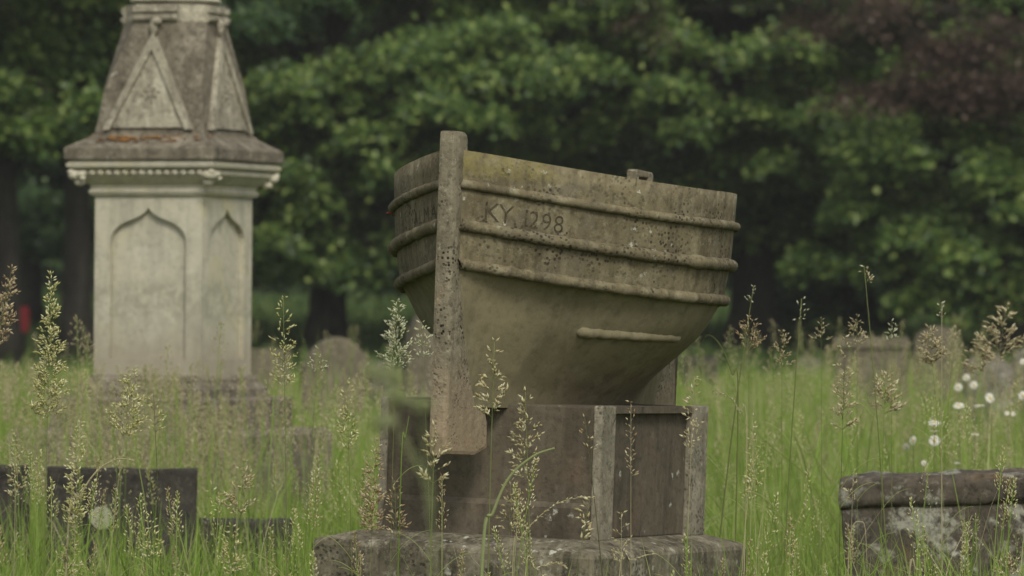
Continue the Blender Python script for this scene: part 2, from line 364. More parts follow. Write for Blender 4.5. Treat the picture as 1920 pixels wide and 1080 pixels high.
letters([('A', .112, .036), ('L', .088, .036), ('M', .068, .036), ('A', .040, .036)], 1)
# pedestal: square block with plain front and recessed side panels
UF, UD, HW = .27, .60, .27; ZT, ZB = E_-.205, E_-.50
bm = bmesh.new(); box(bm, UF, UF+UD, -HW+.014, HW-.014, ZB, ZT, .004)
obj('pedestal_block', bm, M['ped'], mem)
for side in (-1, 1):                                # frames round the side panels
    y0, y1 = sorted((side*(HW-.016), side*(HW+.004)))
    for a, b2, zz0, zz1 in ((UF-.004, UF+.076, ZB-.003, ZT+.003), (UF+UD-.085, UF+UD+.004, ZB-.003, ZT+.003)):
        bm = bmesh.new(); box(bm, a, b2, y0, y1, zz0, zz1, .004); obj('corner_strip', bm, M['ped_light'], mem)
    bm = bmesh.new(); box(bm, UF+.0765, UF+UD-.0855, y0, y1-.002 if side > 0 else y1, ZT-.014, ZT+.001); obj('panel_rail', bm, M['ped'], mem)
bm = bmesh.new()
prism(bm, [(UF-.012, ZB-.002), (UF-.012, ZB+.068), (UF-.001, ZB+.080), (UF-.001, ZB-.002)], 'y', -HW+.016, HW-.016)
obj('base_moulding', bm, M['ped'], mem)
# plinth with weathered sloping top
p0, p1, ph = .080, .97, .345
bm = bmesh.new(); zt = E_-.50; n = 14
ring0 = []; 
def rrect(a0, a1, h, z, rnd):
    pts = []
    for cx, cy, st in ((a1-rnd, h-rnd, 0), (a0+rnd, h-rnd, 90), (a0+rnd, -h+rnd, 180), (a1-rnd, -h+rnd, 270)):
        for k in range(4): a = R(st+30*k); pts.append((cx+rnd*math.cos(a), cy+rnd*math.sin(a), z))
    return pts
rings = [[bm.verts.new(p) for p in rrect(p0+i, p1-i, ph-i, z, r_)] for i, z, r_ in ((0, 0, .012), (0, zt-.034, .012), (.003, zt-.026, .012), (.010, zt-.020, .010), (.08, zt, .006))]
for a, b2 in zip(rings, rings[1:]):
    for k in range(16): bm.faces.new((a[k], a[(k+1) % 16], b2[(k+1) % 16], b2[k]))
bm.faces.new(rings[-1]); bmesh.ops.recalc_face_normals(bm, faces=bm.faces)
bmesh.ops.subdivide_edges(bm, edges=[e for e in bm.edges if e.calc_length() > .2], cuts=10)
obj('plinth', bm, M['plinth'], mem)

# ------------------------------------------------------------------ gabled pillar monument
YP = 20.0; THP = R(21.9); W = .448; h2 = W/2
cc = P(320, HY, YP+.3)
pil = empty('pillar_monument', (cc.x, cc.y, 0), 'tall pale limestone pillar monument with pointed gables and arched niches', 'monument', rot=(Matrix.Rotation(R(.5), 3, 'Y') @ Matrix.Rotation(THP*-1, 3, 'Z')).to_euler())
def zp(py): return EYE-(py-HY)*.00203               # photo row to height on this monument
def sqr(bm, levels):
    """stack of square rings: (half width, z)"""
    rg = [[bm.verts.new((a*sx, a*sy, z)) for sx, sy in ((-1, -1), (1, -1), (1, 1), (-1, 1))] for a, z in levels]
    for a, b2 in zip(rg, rg[1:]):
        for k in range(4): bm.faces.new((a[k], a[(k+1) % 4], b2[(k+1) % 4], b2[k]))
    bm.faces.new(rg[0][::-1]); bm.faces.new(rg[-1])
# local -y faces the camera (front), +x is the right side
bm = bmesh.new(); sqr(bm, [(h2-.022, zp(705)), (h2-.022, zp(366))]); obj('shaft_core', bm, M['pil_shaft'], pil)
def arch(x): # ogee half outline, x in 0..1 from the centre -> y 0..1
    return None
og = [(1, -1.0), (1, 0), (.985, .14), (.93, .29), (.83, .42), (.70, .53), (.55, .61), (.40, .67), (.27, .735), (.16, .81), (.08, .89), (0, 1.0)]
aw, az, ah = .158, zp(455), zp(392)-zp(455)
for k in range(4):                                  # shaft face plates with an ogee opening
    bm = bmesh.new(); Rk = Matrix.Rotation(k*PI/2, 4, 'Z')
    zb = zp(672)
    inner = [(x*aw, (az+y*ah) if y >= 0 else zb) for x, y in og]
    half = [(p[0], p[1]) for p in inner]
    H0, H1 = zp(705), zp(366)
    for sg in (1, -1):
        fr = [bm.verts.new((sg*x, -h2, z)) for x, z in half]; bk = [bm.verts.new((sg*x, -h2+.0215, z)) for x, z in half]
        ou = [bm.verts.new((sg*h2, -h2, z)) for x, z in half]
        for i in range(len(half)-1):
            f = (fr[i], ou[i], ou[i+1], fr[i+1]); bm.faces.new(f if sg > 0 else f[::-1])
            f = (bk[i], fr[i], fr[i+1], bk[i+1]); bm.faces.new(f if sg > 0 else f[::-1])
        t0 = bm.verts.new((0, -h2, H1)); t1 = bm.verts.new((sg*h2, -h2, H1))
        f = (fr[-1], ou[-1], t1, t0); bm.faces.new(f if sg > 0 else f[::-1])
        b0 = bm.verts.new((0, -h2, H0)); b1 = bm.verts.new((sg*h2, -h2, H0)); m0 = bm.verts.new((0, -h2, zb)); mb = bm.verts.new((0, -h2+.0215, zb))
        f = (b0, b1, ou[0], fr[0], m0); bm.faces.new(f if sg > 0 else f[::-1])
        f = (m0, fr[0], bk[0], mb); bm.faces.new(f if sg > 0 else f[::-1])
    bmesh.ops.remove_doubles(bm, verts=bm.verts, dist=.0002)
    bmesh.ops.transform(bm, matrix=Rk, verts=bm.verts); obj('niche_panel', bm, M['pil_shaft'], pil)
# faded lettering left inside the front niche is worn to blotches: a stained tablet
bm = bmesh.new()
sqr(bm, [(h2+.012, zp(368.5)), (h2+.02, zp(362)), (h2+.012, zp(356)), (h2+.014, zp(350)), (h2+.030, zp(345)), (h2+.045, zp(338)), (h2+.055, zp(333))]); obj('lower_moulding', bm, M['pil'], pil)
bm = bmesh.new(); HWc = h2+.085
sqr(bm, [(HWc-.025, zp(321)), (HWc-.004, zp(317)), (HWc-.001, zp(311)), (HWc-.012, zp(307.5)), (HWc-.012, zp(305))]); obj('cornice_roll', bm, M['pil'], pil)
bm = bmesh.new(); sqr(bm, [(HWc-.036, zp(333.5)), (HWc-.036, zp(320.5))]); obj('bead_band', bm, M['pil'], pil)
bm = bmesh.new(); nb = 15
for k in range(4):
    Rk = Matrix.Rotation(k*PI/2, 4, 'Z')
    for i in range(nb):
        x = (i-(nb-1)/2)*(2*(HWc-.05)/nb)
        bmesh.ops.create_uvsphere(bm, u_segments=10, v_segments=6, radius=.0155, matrix=Rk @ Matrix.Translation((x, -(HWc-.030), zp(327))) @ Matrix.Diagonal((1.1, 1, .9, 1)))
bd = obj('beading', bm, M['pil'], pil, True)
for k in range(4):                                  # carved leaf knobs under the corners
    bm = bmesh.new(); Rk = Matrix.Rotation(k*PI/2, 4, 'Z')
    for dx, dy, dz, r in ((0, 0, 0, .03), (-.028, .01, .003, .02), (.01, .028, .003, .02), (-.012, .012, -.026, .022), (-.04, .02, -.012, .013), (.02, .04, -.012, .013), (.012, -.012, .012, .016)):
        bmesh.ops.create_icosphere(bm, subdivisions=2, radius=r, matrix=Rk @ Matrix.Translation((HWc-.030+dx, -(HWc-.030)+dy, zp(332)+dz)) @ Matrix.Diagonal((1, 1, .7, 1)))
    obj('corner_leaf', bm, M['pil'], pil, True)
bm = bmesh.new(); sqr(bm, [(HWc+.0, zp(304.5)), (HWc+.004, zp(301)), (HWc+.004, zp(283)), (HWc-.003, zp(279)), (h2+.03, zp(264)), (h2+.012, zp(258)), (h2+.010, zp(254))]); obj('cornice_slab', bm, M['pil_dark'], pil)
# gable stage
g0, g1 = h2+.003, h2-.052; z0, z1 = zp(258), zp(44)
def octs(bm, levels):                               # square with cut corners: (half width, corner cut, z)
    rg = []
    for a, c_, z in levels:
        rg.append([bm.verts.new((x_, y_, z)) for x_, y_ in ((-a+c_, -a), (a-c_, -a), (a, -a+c_), (a, a-c_), (a-c_, a), (-a+c_, a), (-a, a-c_), (-a, -a+c_))])
    for a, b2 in zip(rg, rg[1:]):
        for k in range(8): bm.faces.new((a[k], a[(k+1) % 8], b2[(k+1) % 8], b2[k]))
    bm.faces.new(rg[0][::-1]); bm.faces.new(rg[-1])
zm = zp(165); gm = g0+(g1-g0)*(zm-z0)/(z1-z0)
bm = bmesh.new(); octs(bm, [(g0, .002, z0), (gm, .010, zm), (g1, .085, z1)]); obj('gable_core', bm, M['pil_dark'], pil)
bm = bmesh.new(); octs(bm, [(g1+.001, .085, z1-.001), (g1-.004, .082, zp(12))]); obj('top_block', bm, M['pil_grime'], pil)
def onface(x, z, off):                              # point on the sloping front face
    hw = g0+(g1-g0)*(z-z0)/(z1-z0); return Vector((x, -(hw+off), z))
for k in range(4):
    Rk = Matrix.Rotation(k*PI/2, 4, 'Z'); ax, bz, tz = .172, zp(243), zp(82)
    bm = bmesh.new()                                # pale triangular field
    tri = [(-ax+.02, bz), (ax-.02, bz), (0, tz-.012)]
    a = [bm.verts.new(onface(x, z, .010)) for x, z in tri]; b_ = [bm.verts.new(onface(x, z, -.012)) for x, z in tri]
    bm.faces.new(a); bm.faces.new(b_[::-1])
    for i in range(3): bm.faces.new((a[i], b_[i], b_[(i+1) % 3], a[(i+1) % 3]))
    bmesh.ops.recalc_face_normals(bm, faces=bm.faces); bmesh.ops.transform(bm, matrix=Rk, verts=bm.verts); gf = obj('gable_field', bm, M['pil_grime'] if k % 2 else M['pil_grime'], pil)
    bm = bmesh.new()
    for sg in (-1, 1):                              # raised raking edge
        ou = [(sg*(ax+.012), bz-.008), (0, tz+.038)]; inn = [(sg*(ax-.014), bz-.008), (0, tz-.030)]
        vs = [bm.verts.new(onface(x, z, .022)) for x, z in (ou[0], ou[1], inn[1], inn[0])]+[bm.verts.new(onface(x, z, -.03)) for x, z in (ou[0], ou[1], inn[1], inn[0])]
        fs = [bm.faces.new(vs[:4]), bm.faces.new(vs[4:][::-1])]
        for i in range(4): fs.append(bm.faces.new((vs[i], vs[4+i], vs[4+(i+1) % 4], vs[(i+1) % 4])))
    bmesh.ops.recalc_face_normals(bm, faces=bm.faces); bmesh.ops.transform(bm, matrix=Rk, verts=bm.verts); obj('raking_edge', bm, M['pil_grime'], pil)
    bm = bmesh.new()                                # carved rosette
    for i in range(8):
        a = i*2*PI/8+.2
        for rr in ((.014, .027) if i % 2 else (.036,)):
            c0 = onface(math.cos(a)*rr, zp(180)+math.sin(a)*rr*.9, .011)
            bmesh.ops.create_icosphere(bm, subdivisions=1, radius=.0075, matrix=Matrix.Translation(c0) @ Matrix.Rotation(a, 4, 'Y') @ Matrix.Diagonal((1.2, .5, .6, 1)))
    bmesh.ops.transform(bm, matrix=Rk, verts=bm.verts); obj('rosette', bm, M['carve_p'], gf, True)
    bm = bmesh.new(); c0 = onface(0, tz+.055, .014)
    bmesh.ops.create_icosphere(bm, subdivisions=2, radius=.022, matrix=Matrix.Translation(c0) @ Matrix.Diagonal((.9, .7, 1.7, 1)))
    bmesh.ops.create_icosphere(bm, subdivisions=2, radius=.016, matrix=Matrix.Translation(c0+Vector((.02, -.01, .02))))
    bmesh.ops.transform(bm, matrix=Rk, verts=bm.verts); obj('finial', bm, M['pil_grime'], pil, True)
bm = bmesh.new(); rng = random.Random(3)            # orange lichen crusts on the ledge
for i in range(90):
    x = rng.choice((rng.gauss(-.13, .04), rng.gauss(.02, .08))); k_ = rng.random()**1.5; y = -(h2+.008+.055*k_)
    bmesh.ops.create_icosphere(bm, subdivisions=1, radius=rng.uniform(.003, .009), matrix=Matrix.Translation((x, y, zp(259)-.028*max(0, (k_*.055-.01)/.055))) @ Matrix.Diagonal((rng.uniform(1, 2.6), 1.2, .35, 1)))
tag(obj('orange_lichen', bm, M['orange'], pil, True), kind='stuff')
for k in range(4):                                  # short moulded cornice on each main face
    Rk = Matrix.Rotation(k*PI/2, 4, 'Z'); bm = bmesh.new(); hw_ = g1-.086
    o2 = [(-g1+.01, zp(48)), (-g1-.004, zp(45)), (-g1-.016, zp(41)), (-g1-.018, zp(36)), (-g1-.004, zp(33)), (-g1-.004, zp(29)), (-g1-.014, zp(26)), (-g1-.012, zp(16)), (-g1+.01, zp(15))]
    prism(bm, o2, 'x', -hw_-.006, hw_+.006); bmesh.ops.transform(bm, matrix=Rk, verts=bm.verts); obj('top_cornice', bm, M['pil_grime'], pil)
def cyl(bm, levels, n=16, rot=0):
    rg = [[bm.verts.new((r*math.cos(2*PI*k/n+rot), r*math.sin(2*PI*k/n+rot), z)) for k in range(n)] for r, z in levels]
    for a, b2 in zip(rg, rg[1:]):
        for k in range(n): bm.faces.new((a[k], a[(k+1) % n], b2[(k+1) % n], b2[k]))
    bm.faces.new(rg[0][::-1]); bm.faces.new(rg[-1])
bm = bmesh.new(); cyl(bm, [(.135, zp(12.5)), (.122, zp(9))], 24); obj('drum', bm, M['pil_grime'], pil)
bm = bmesh.new(); cyl(bm, [(.147, zp(9.2)), (.170, zp(7)), (.176, zp(3)), (.165, zp(-2)), (.15, zp(-6)), (.125, zp(-14)), (.12, zp(-300)), (.14, zp(-306)), (.14, zp(-330)), (.02, zp(-390))], 24); obj('column', bm, M['pil'], pil, False)
# steps
bm = bmesh.new(); sqr(bm, [(h2+.05, zp(742)), (h2+.05, zp(728)), (h2+.034, zp(720)), (h2+.02, zp(716)), (h2+.02, zp(710)), (h2+.004, zp(703)), (h2-.03, zp(701))]); obj('base_moulding', bm, M['pil_dark'], pil)
bm = bmesh.new(); sqr(bm, [(h2+.12, zp(800)), (h2+.12, zp(748)), (h2+.10, zp(742.5)), (h2, zp(742))]); obj('step', bm, M['pil_dark'], pil)
bm = bmesh.new(); sqr(bm, [(h2+.24, -.05), (h2+.24, zp(812)), (h2+.22, zp(801)), (h2, zp(800.5))]); obj('step', bm, M['pil_dark'], pil)

# ------------------------------------------------------------------ headstones
def headstone(name, x0, x1, yt, Y, shape, mat, label, thick=.09, yaw=0, roll=0, group='headstones in the long grass', cap=False, lichen=None):
    c0 = P((x0+x1)/2, yt, Y); wd = (x1-x0)*Y/F/max(.3, math.cos(R(yaw))); g = gz(Y); H = c0.z-g
    e = empty(name, (c0.x, Y, g), label, 'gravestone', group, rot=(0, R(roll), R(yaw)))
    hw = wd/2
    if shape == 'round': out = [(-hw, 0), (hw, 0), (hw, H*.72)]+[(hw*math.cos(a), H*.72+H*.28*math.sin(a)) for a in np.linspace(.15, PI-.15, 14)]+[(-hw, H*.72)]
    elif shape == 'low_arch': out = [(-hw, 0), (hw, 0), (hw, H-.10)]+[(hw*x, H-.1+.1*(1-x*x)**.6) for x in np.linspace(.92, -.92, 15)]+[(-hw, H-.10)]
    elif shape == 'shoulder': out = [(-hw, 0), (hw, 0), (hw, H-.12), (hw*.7, H-.12), (hw*.62, H-.05), (hw*.3, H), (-hw*.3, H), (-hw*.62, H-.05), (-hw*.7, H-.12), (-hw, H-.12)]
    else: out = [(-hw, 0), (hw, 0), (hw, H), (-hw, H)]
    bm = bmesh.new(); prism(bm, [(x, z-.1 if z == 0 else z) for x, z in out], 'y', -thick/2, thick/2, .010)
    bmesh.ops.subdivide_edges(bm, edges=[e_ for e_ in bm.edges if e_.calc_length() > .15], cuts=5, use_grid_fill=True)
    for v_ in bm.verts: v_.co += Vector((mnoise.noise(v_.co*14), mnoise.noise(v_.co*14+Vector((9, 0, 0))), mnoise.noise(v_.co*14+Vector((0, 9, 0)))))*.007
    body = obj('slab', bm, mat, e)
    if cap:
        bm = bmesh.new(); box(bm, -hw-.015, hw+.015, -thick/2-.02, thick/2+.02, H-.07, H+.004, .014)
        obj('coping', bm, mat, e)
    if lichen:
        for lx, lz, r in lichen:
            bm = bmesh.new(); n = 18
            rim = [((x_ := lx+r*math.cos(2*PI*k/n)*(1+.12*math.sin(5*k))), lz+r*math.sin(2*PI*k/n)*(1+.1*math.cos(3*k))) for k in range(n)]
            prism(bm, rim, 'y', -thick/2-.009, -thick/2+.004, .002); obj('lichen_disc', bm, M['lich'], e)
    return e
hb = headstone('gravestone', 1597, 2020, 893, 14.0, 'flat', M['head_dark'], 'dark lichen-spotted block of a gravestone cropped at the bottom right corner', .30, -6, -2.0)
for ch in hb.children: pass
# moulded upper edge of the bottom right stone
c0 = P(1808.5, 890, 14.0); hwb = (2020-1597)*14/F/2
bm = bmesh.new(); prism(bm, [(-.155, c0.z-.075), (-.168, c0.z-.06), (-.172, c0.z-.012), (-.155, c0.z+.004), (.172, c0.z+.004), (.19, c0.z-.012), (.19, c0.z-.075)], 'x', -hwb-.006, hwb+.006, .005)
for _q in range(2): bmesh.ops.subdivide_edges(bm, edges=[e_ for e_ in bm.edges if e_.calc_length() > .03], cuts=3 if _q == 0 else 1, use_grid_fill=True)
for v_ in bm.verts: v_.co += Vector((mnoise.noise(v_.co*11), mnoise.noise(v_.co*16+Vector((9, 0, 0))), mnoise.noise(v_.co*12+Vector((0, 9, 0)))))*.013+Vector((0, 0, 1))*.004*mnoise.noise(v_.co*50)
obj('moulded_top', bm, M['head_dark'], hb, True)
headstone('gravestone', 84, 362, 878, 16.0, 'flat', M['head_black'], 'blackened upright slab with a round pale lichen disc, lower left in the grass', .10, 4, 1.0, lichen=[(-.060, .475, .036)])
headstone('gravestone', -90, 54, 872, 16.3, 'flat', M['head_black'], 'dark slab cut by the left picture edge, beside the blackened slab', .10, 6, 0)
headstone('gravestone', 375, 545, 974, 16.5, 'flat', M['head_black'], 'low dark kerb stone barely showing above the grass, below the pillar monument', .25, 5, 0)
headstone('gravestone', 562, 690, 632, 32, 'round', M['head_brown'], 'brown round-topped headstone in the grass between the pillar monument and the boat', .12, 10, 1)
headstone('gravestone', 690, 745, 680, 36, 'shoulder', M['head_grey'], 'small grey headstone just right of the brown round-topped one', .1, -8, 0)
headstone('gravestone', 748, 850, 566, 26, 'round', M['head_brown'], 'brown round-topped headstone half hidden behind the bow of the boat', .12, 12, 2)
headstone('gravestone', 466, 545, 655, 48, 'flat', M['head_brown'], 'dark reddish headstone touching the right side of the pillar monument', .12, 0, 0)
headstone('gravestone', 1566, 1700, 634, 34, 'flat', M['head_brown'], 'flat-topped brown headstone with a coping, right of the boat', .12, -4, 0, cap=True)
headstone('gravestone', 1716, 1800, 612, 40, 'low_arch', M['head_brown'], 'brown low-arched headstone right of the one with a coping', .12, -10, 0)
headstone('gravestone', 1806, 1892, 664, 30, 'low_arch', M['head_grey'], 'grey lichened headstone behind the white flowers', .12, 8, 0)
headstone('gravestone', 1868, 1990, 650, 33, 'shoulder', M['head_grey'], 'grey blotched headstone at the right picture edge', .14, -8, 3)
headstone('gravestone', 1278, 1345, 668, 52, 'flat', M['head_black'], 'small dark headstone in the grass just right of the boat', .14, 0, 0)
headstone('gravestone', 1490, 1540, 668, 60, 'round', M['head_grey'], 'far small grey headstone left of the one with a coping', .12, 0, 0)
headstone('gravestone', 1378, 1396, 1040, 12.9, 'flat', M['head_dark'], 'narrow grey stone post beside the right corner of the boat plinth', .05, 0, 0)
# red object between the dark trunks
r0 = P(43, 575, 76); e = empty('red_sign', (r0.x, 76, gz(76)), 'bright red upright panel on a post between the dark trunks at left', 'sign')
bm = bmesh.new(); box(bm, -.085, .085, -.02, .02, r0.z-gz(76)-.36, r0.z-gz(76), .012); obj('panel', bm, M['red'], e)
bm = bmesh.new(); box(bm, -.03, .03, .021, .06, 0, r0.z-gz(76)-.05); obj('post', bm, M['bark'], e)

# ------------------------------------------------------------------ meadow grass (stuff)
def inped(x, y):                                    # inside the memorial's footprint
    dx, dy = x-base.x, y-base.y
    u = dx*math.sin(TH)+dy*math.cos(TH); v_ = dx*math.cos(TH)-dy*math.sin(TH)
    return (u > .06) & (u < .99) & (abs(v_) < .36)
def inpil(x, y): return (abs(x-cc.x) < .5) & (abs(y-cc.y) < .5)
gzv = np.vectorize(gz)
def scatter(n, Y0, Y1, spread=1.35, marg=.5):
    y = np.sqrt(RNG.uniform(Y0*Y0, Y1*Y1, n)); x = RNG.uniform(-1, 1, n)*(.096*y*spread+marg)
    k = ~(inped(x, y) | inpil(x, y)); return x[k], y[k]
def blades(name, n, Y0, Y1, h0, h1, w0, w1, mat, spread=1.35, marg=.5, bend=.5, xy=None, hexp=1.0, kind='stuff', label=None, cat=None):
    x, y = scatter(n, Y0, Y1, spread, marg) if xy is None else xy
    n = len(x); z = gzv(y)
    clump = np.array([mnoise.noise(Vector((a*1.3, b*1.3, 0))) for a, b in zip(x, y)])
    h = (h0+(h1-h0)*RNG.random(n)**hexp)*(1+.35*clump); wd = RNG.uniform(w0, w1, n)
    az = RNG.uniform(0, 2*PI, n); fa = RNG.uniform(0, 2*PI, n); bd = h*RNG.gamma(2, .5, n)*bend*.5; bd = np.minimum(bd, h*.9)
    dx, dy = np.cos(az)*bd, np.sin(az)*bd; wx, wy = np.cos(fa)*wd/2, np.sin(fa)*wd/2
    V = np.zeros((n, 9, 3), np.float32)
    for i, (f, ww) in enumerate(((0, .7), (.35, 1), (.65, .85), (.86, .5))):
        cx = x+dx*f**2.2; cy = y+dy*f**2.2; cz = z+h*(f-.25*(bd/h)*f**3)
        V[:, 2*i] = np.stack([cx-wx*ww, cy-wy*ww, cz], 1); V[:, 2*i+1] = np.stack([cx+wx*ww, cy+wy*ww, cz], 1)
    V[:, 8] = np.stack([x+dx, y+dy, z+h*(1-.25*(bd/h)-.12*(bd/h)**2)], 1)
    o = (np.arange(n)*9)[:, None]
    q = np.concatenate([o+np.array([[0, 1, 3, 2]]), o+np.array([[2, 3, 5, 4]]), o+np.array([[4, 5, 7, 6]])])
    t_ = o+np.array([[6, 7, 8]])
    ob = npobj(name, V.reshape(-1, 3), q, t_, mat)
    return tag(ob, label, cat, kind=kind)
blades('meadow_grass', 16000, 3.5, 12, .18, .42, .003, .007, M['grass'], marg=1.0, label='low green grass in the nearest meadow', cat='grass')
blades('meadow_grass', 62000, 12, 21, .18, .56, .003, .0065, M['grass'], marg=.6, label='tall green grass around the memorial and slabs', cat='grass')
blades('meadow_grass', 78000, 21, 38, .2, .62, .005, .010, M['grass'], spread=1.75, label='tall green grass in the middle distance', cat='grass')
blades('meadow_grass', 52000, 38, 56, .2, .5, .010, .022, M['grass'], spread=2.1, label='green grass among the farther headstones', cat='grass')
M['lawn'] = leafmat('shade_tinted_lawn', [(0, (.04, .075, .02)), (.6, (.08, .13, .034)), (1, (.14, .19, .06))], .35)  # lawn colour darkened to stand in for the shade of the trees
blades('shaded_lawn', 62000, 54, 126, .10, .30, .02, .07, M['lawn'], spread=2.2, marg=4, label='lawn with tree shade put into its colour, under and beyond the trees', cat='grass')
# seed heads too many to count
def spikelets(P0, D, ln, wd):
    """thin diamonds: centres P0 (n,3), directions D (n,3)"""
    n = len(P0); D = D/np.linalg.norm(D, axis=1)[:, None]
    r = RNG.normal(size=(n, 3)); a = np.cross(D, r); a /= np.linalg.norm(a, axis=1)[:, None]; b2 = np.cross(D, a)
    ln = np.asarray(ln)[:, None] if np.ndim(ln) else ln; wd = np.asarray(wd)[:, None] if np.ndim(wd) else wd
    V = np.stack([P0, P0+D*ln*.45+a*wd, P0+D*ln, P0+D*ln*.45-a*wd, P0+D*ln*.5+b2*wd*.8, P0+D*ln*.5-b2*wd*.8], 1)
    o = (np.arange(n)*6)[:, None]
    T = np.concatenate([o+np.array([[0, 1, 4]]), o+np.array([[1, 2, 4]]), o+np.array([[2, 3, 4]]), o+np.array([[3, 0, 4]]), o+np.array([[0, 5, 1]]), o+np.array([[1, 5, 2]]), o+np.array([[2, 5, 3]]), o+np.array([[3, 5, 0]])])
    return V.reshape(-1, 3), T
def heads(name, x, y, h0, h1, mat, per=34, hl=(.07, .15), sw=.022, sl=(.006, .010), label=None, sexp=1.0):
    n = len(x); z = gzv(y); h = h0+(h1-h0)*RNG.random(n)**sexp; L_ = RNG.uniform(*hl, n)
    ax, ay = RNG.normal(0, .06, n)*h, RNG.normal(0, .04, n)*h
    f = np.tile(np.linspace(0, 1, per), n); idx = np.repeat(np.arange(n), per)
    top = 1-L_[idx]/h[idx]*(1-f)
    rad = sw*(1-f)**.7*RNG.uniform(.2, 1, len(f))*(L_[idx]/.11)
    an = RNG.uniform(0, 2*PI, len(f)); c0 = np.stack([x[idx]+ax[idx]*top**2+np.cos(an)*rad, y[idx]+ay[idx]*top**2+np.sin(an)*rad, z[idx]+h[idx]*top+rad*.5], 1)
    D = np.stack([np.cos(an)*.6, np.sin(an)*.6, np.full(len(f), .9)], 1)+RNG.normal(0, .3, (len(f), 3))
    V, T = spikelets(c0, D, RNG.uniform(*sl, len(f)), RNG.uniform(.0009, .0017, len(f))*sl[1]/.01)
    # stalks
    sv = []; hwid = .0009*np.maximum(1, y/20)
    lv = [0, .5, .8, 1]
    for t_ in lv:
        cx, cy, cz = x+ax*t_**2, y+ay*t_**2, z+h*t_
        sv += [np.stack([cx-hwid, cy, cz], 1), np.stack([cx+hwid, cy, cz], 1)]
    SV = np.stack(sv, 1).reshape(-1, 3); o = (np.arange(n)*8)[:, None]+len(V)
    Q = np.concatenate([o+np.array([[2*i, 2*i+1, 2*i+3, 2*i+2]]) for i in range(3)])
    ob = npobj(name, np.concatenate([V, SV]), Q, T, mat); ob.data.materials.append(M['grass'])
    ob.data.polygons.foreach_set('material_index', [1]*len(Q)+[0]*len(T))
    return tag(ob, label, 'grass', kind='stuff')
x, y = scatter(240, 12.6, 20, 1.3, .3); heads('seeding_grass', x, y, .45, .82, M['straw'], label='pale seed heads scattered through the grass behind the memorial')
x, y = scatter(560, 20, 38, 1.3, .3); heads('seeding_grass', x, y, .45, .85, M['straw_pink'], per=24, sl=(.01, .018), sw=.03, label='hazy tan seed heads in the middle distance')
x, y = scatter(80, 10.7, 12.6, 1.25, .2); heads('seeding_grass', x, y, .50, .80, M['head_g'], per=60, hl=(.08, .16), sl=(.007, .011), sw=.018, label='green-gold seed heads in the nearest grass round the plinth', sexp=1.5)
x, y = scatter(60, 10.7, 12.6, 1.25, .2); heads('seeding_grass', x, y, .50, .78, M['head_r'], per=70, hl=(.07, .13), sl=(.006, .010), sw=.014, label='russet seed heads in the nearest grass round the plinth', sexp=1.4)
x, y = scatter(330, 15, 30, 1.3, .3); heads('seeding_grass', x, y, .62, 1.08, M['straw_pink'], per=44, hl=(.10, .20), sl=(.009, .015), sw=.034, label='tall tan seed heads rising unevenly behind the memorial', sexp=1.3)
x, y = scatter(130, 13.2, 22, 1.3, .3); heads('seeding_grass', x, y, .60, .98, M['head_g'], per=50, hl=(.09, .17), sl=(.008, .013), sw=.026, label='tall green-gold seed heads among the grass behind the memorial', sexp=1.3)
_c1 = RNG.uniform(-1, 1, 60); _y1 = np.sqrt(RNG.uniform(15**2, 40**2, 60)); _x = np.repeat(_c1*_y1*.12, 70)+RNG.normal(0, .16, 4200); _yy = np.repeat(_y1, 70)+RNG.normal(0, .16, 4200); _k = ~(inpil(_x, _yy) | inped(_x, _yy))
blades('tall_tuft', 0, 0, 0, .45, .88, .004, .009, M['grass'], xy=(_x[_k], _yy[_k]), bend=.7, label='taller tufts of green grass standing above the rest', cat='grass')
blades('bent_straw', 420, 10.8, 19, .45, .85, .0016, .003, M['stalk_d'], bend=1.5, hexp=1.3, marg=.4, label='thin bleached stalks bent over in the grass', cat='grass')
blades('bent_straw', 700, 18, 34, .45, .85, .003, .006, M['stalk_d'], bend=1.4, hexp=1.3, marg=.4, label='bleached stalks farther back in the grass', cat='grass')
blades('meadow_grass', 2600, 10.9, 12.4, .35, .66, .003, .006, M['grass'], marg=.4, bend=.8, label='long green blades standing round the plinth', cat='grass')
# dense dry growth round the pillar and at the right edge
n = 650; x = RNG.normal(0, 1, n)*.42+(-1.38); y = RNG.uniform(17.2, 19.2, n); heads('dry_grass', x, y, .5, .92, M['straw_pink'], per=34, sl=(.008, .015), sw=.032, label='brown dry seeding grass massed around the foot of the pillar')
n = 240; x = RNG.normal(0, 1, n)*.40+1.95; y = RNG.uniform(18.5, 24, n); heads('dry_grass', x, y, .5, .98, M['straw_pink'], per=34, sl=(.009, .016), sw=.036, label='brown dry seeding grass massed at the right edge before the grey stones')

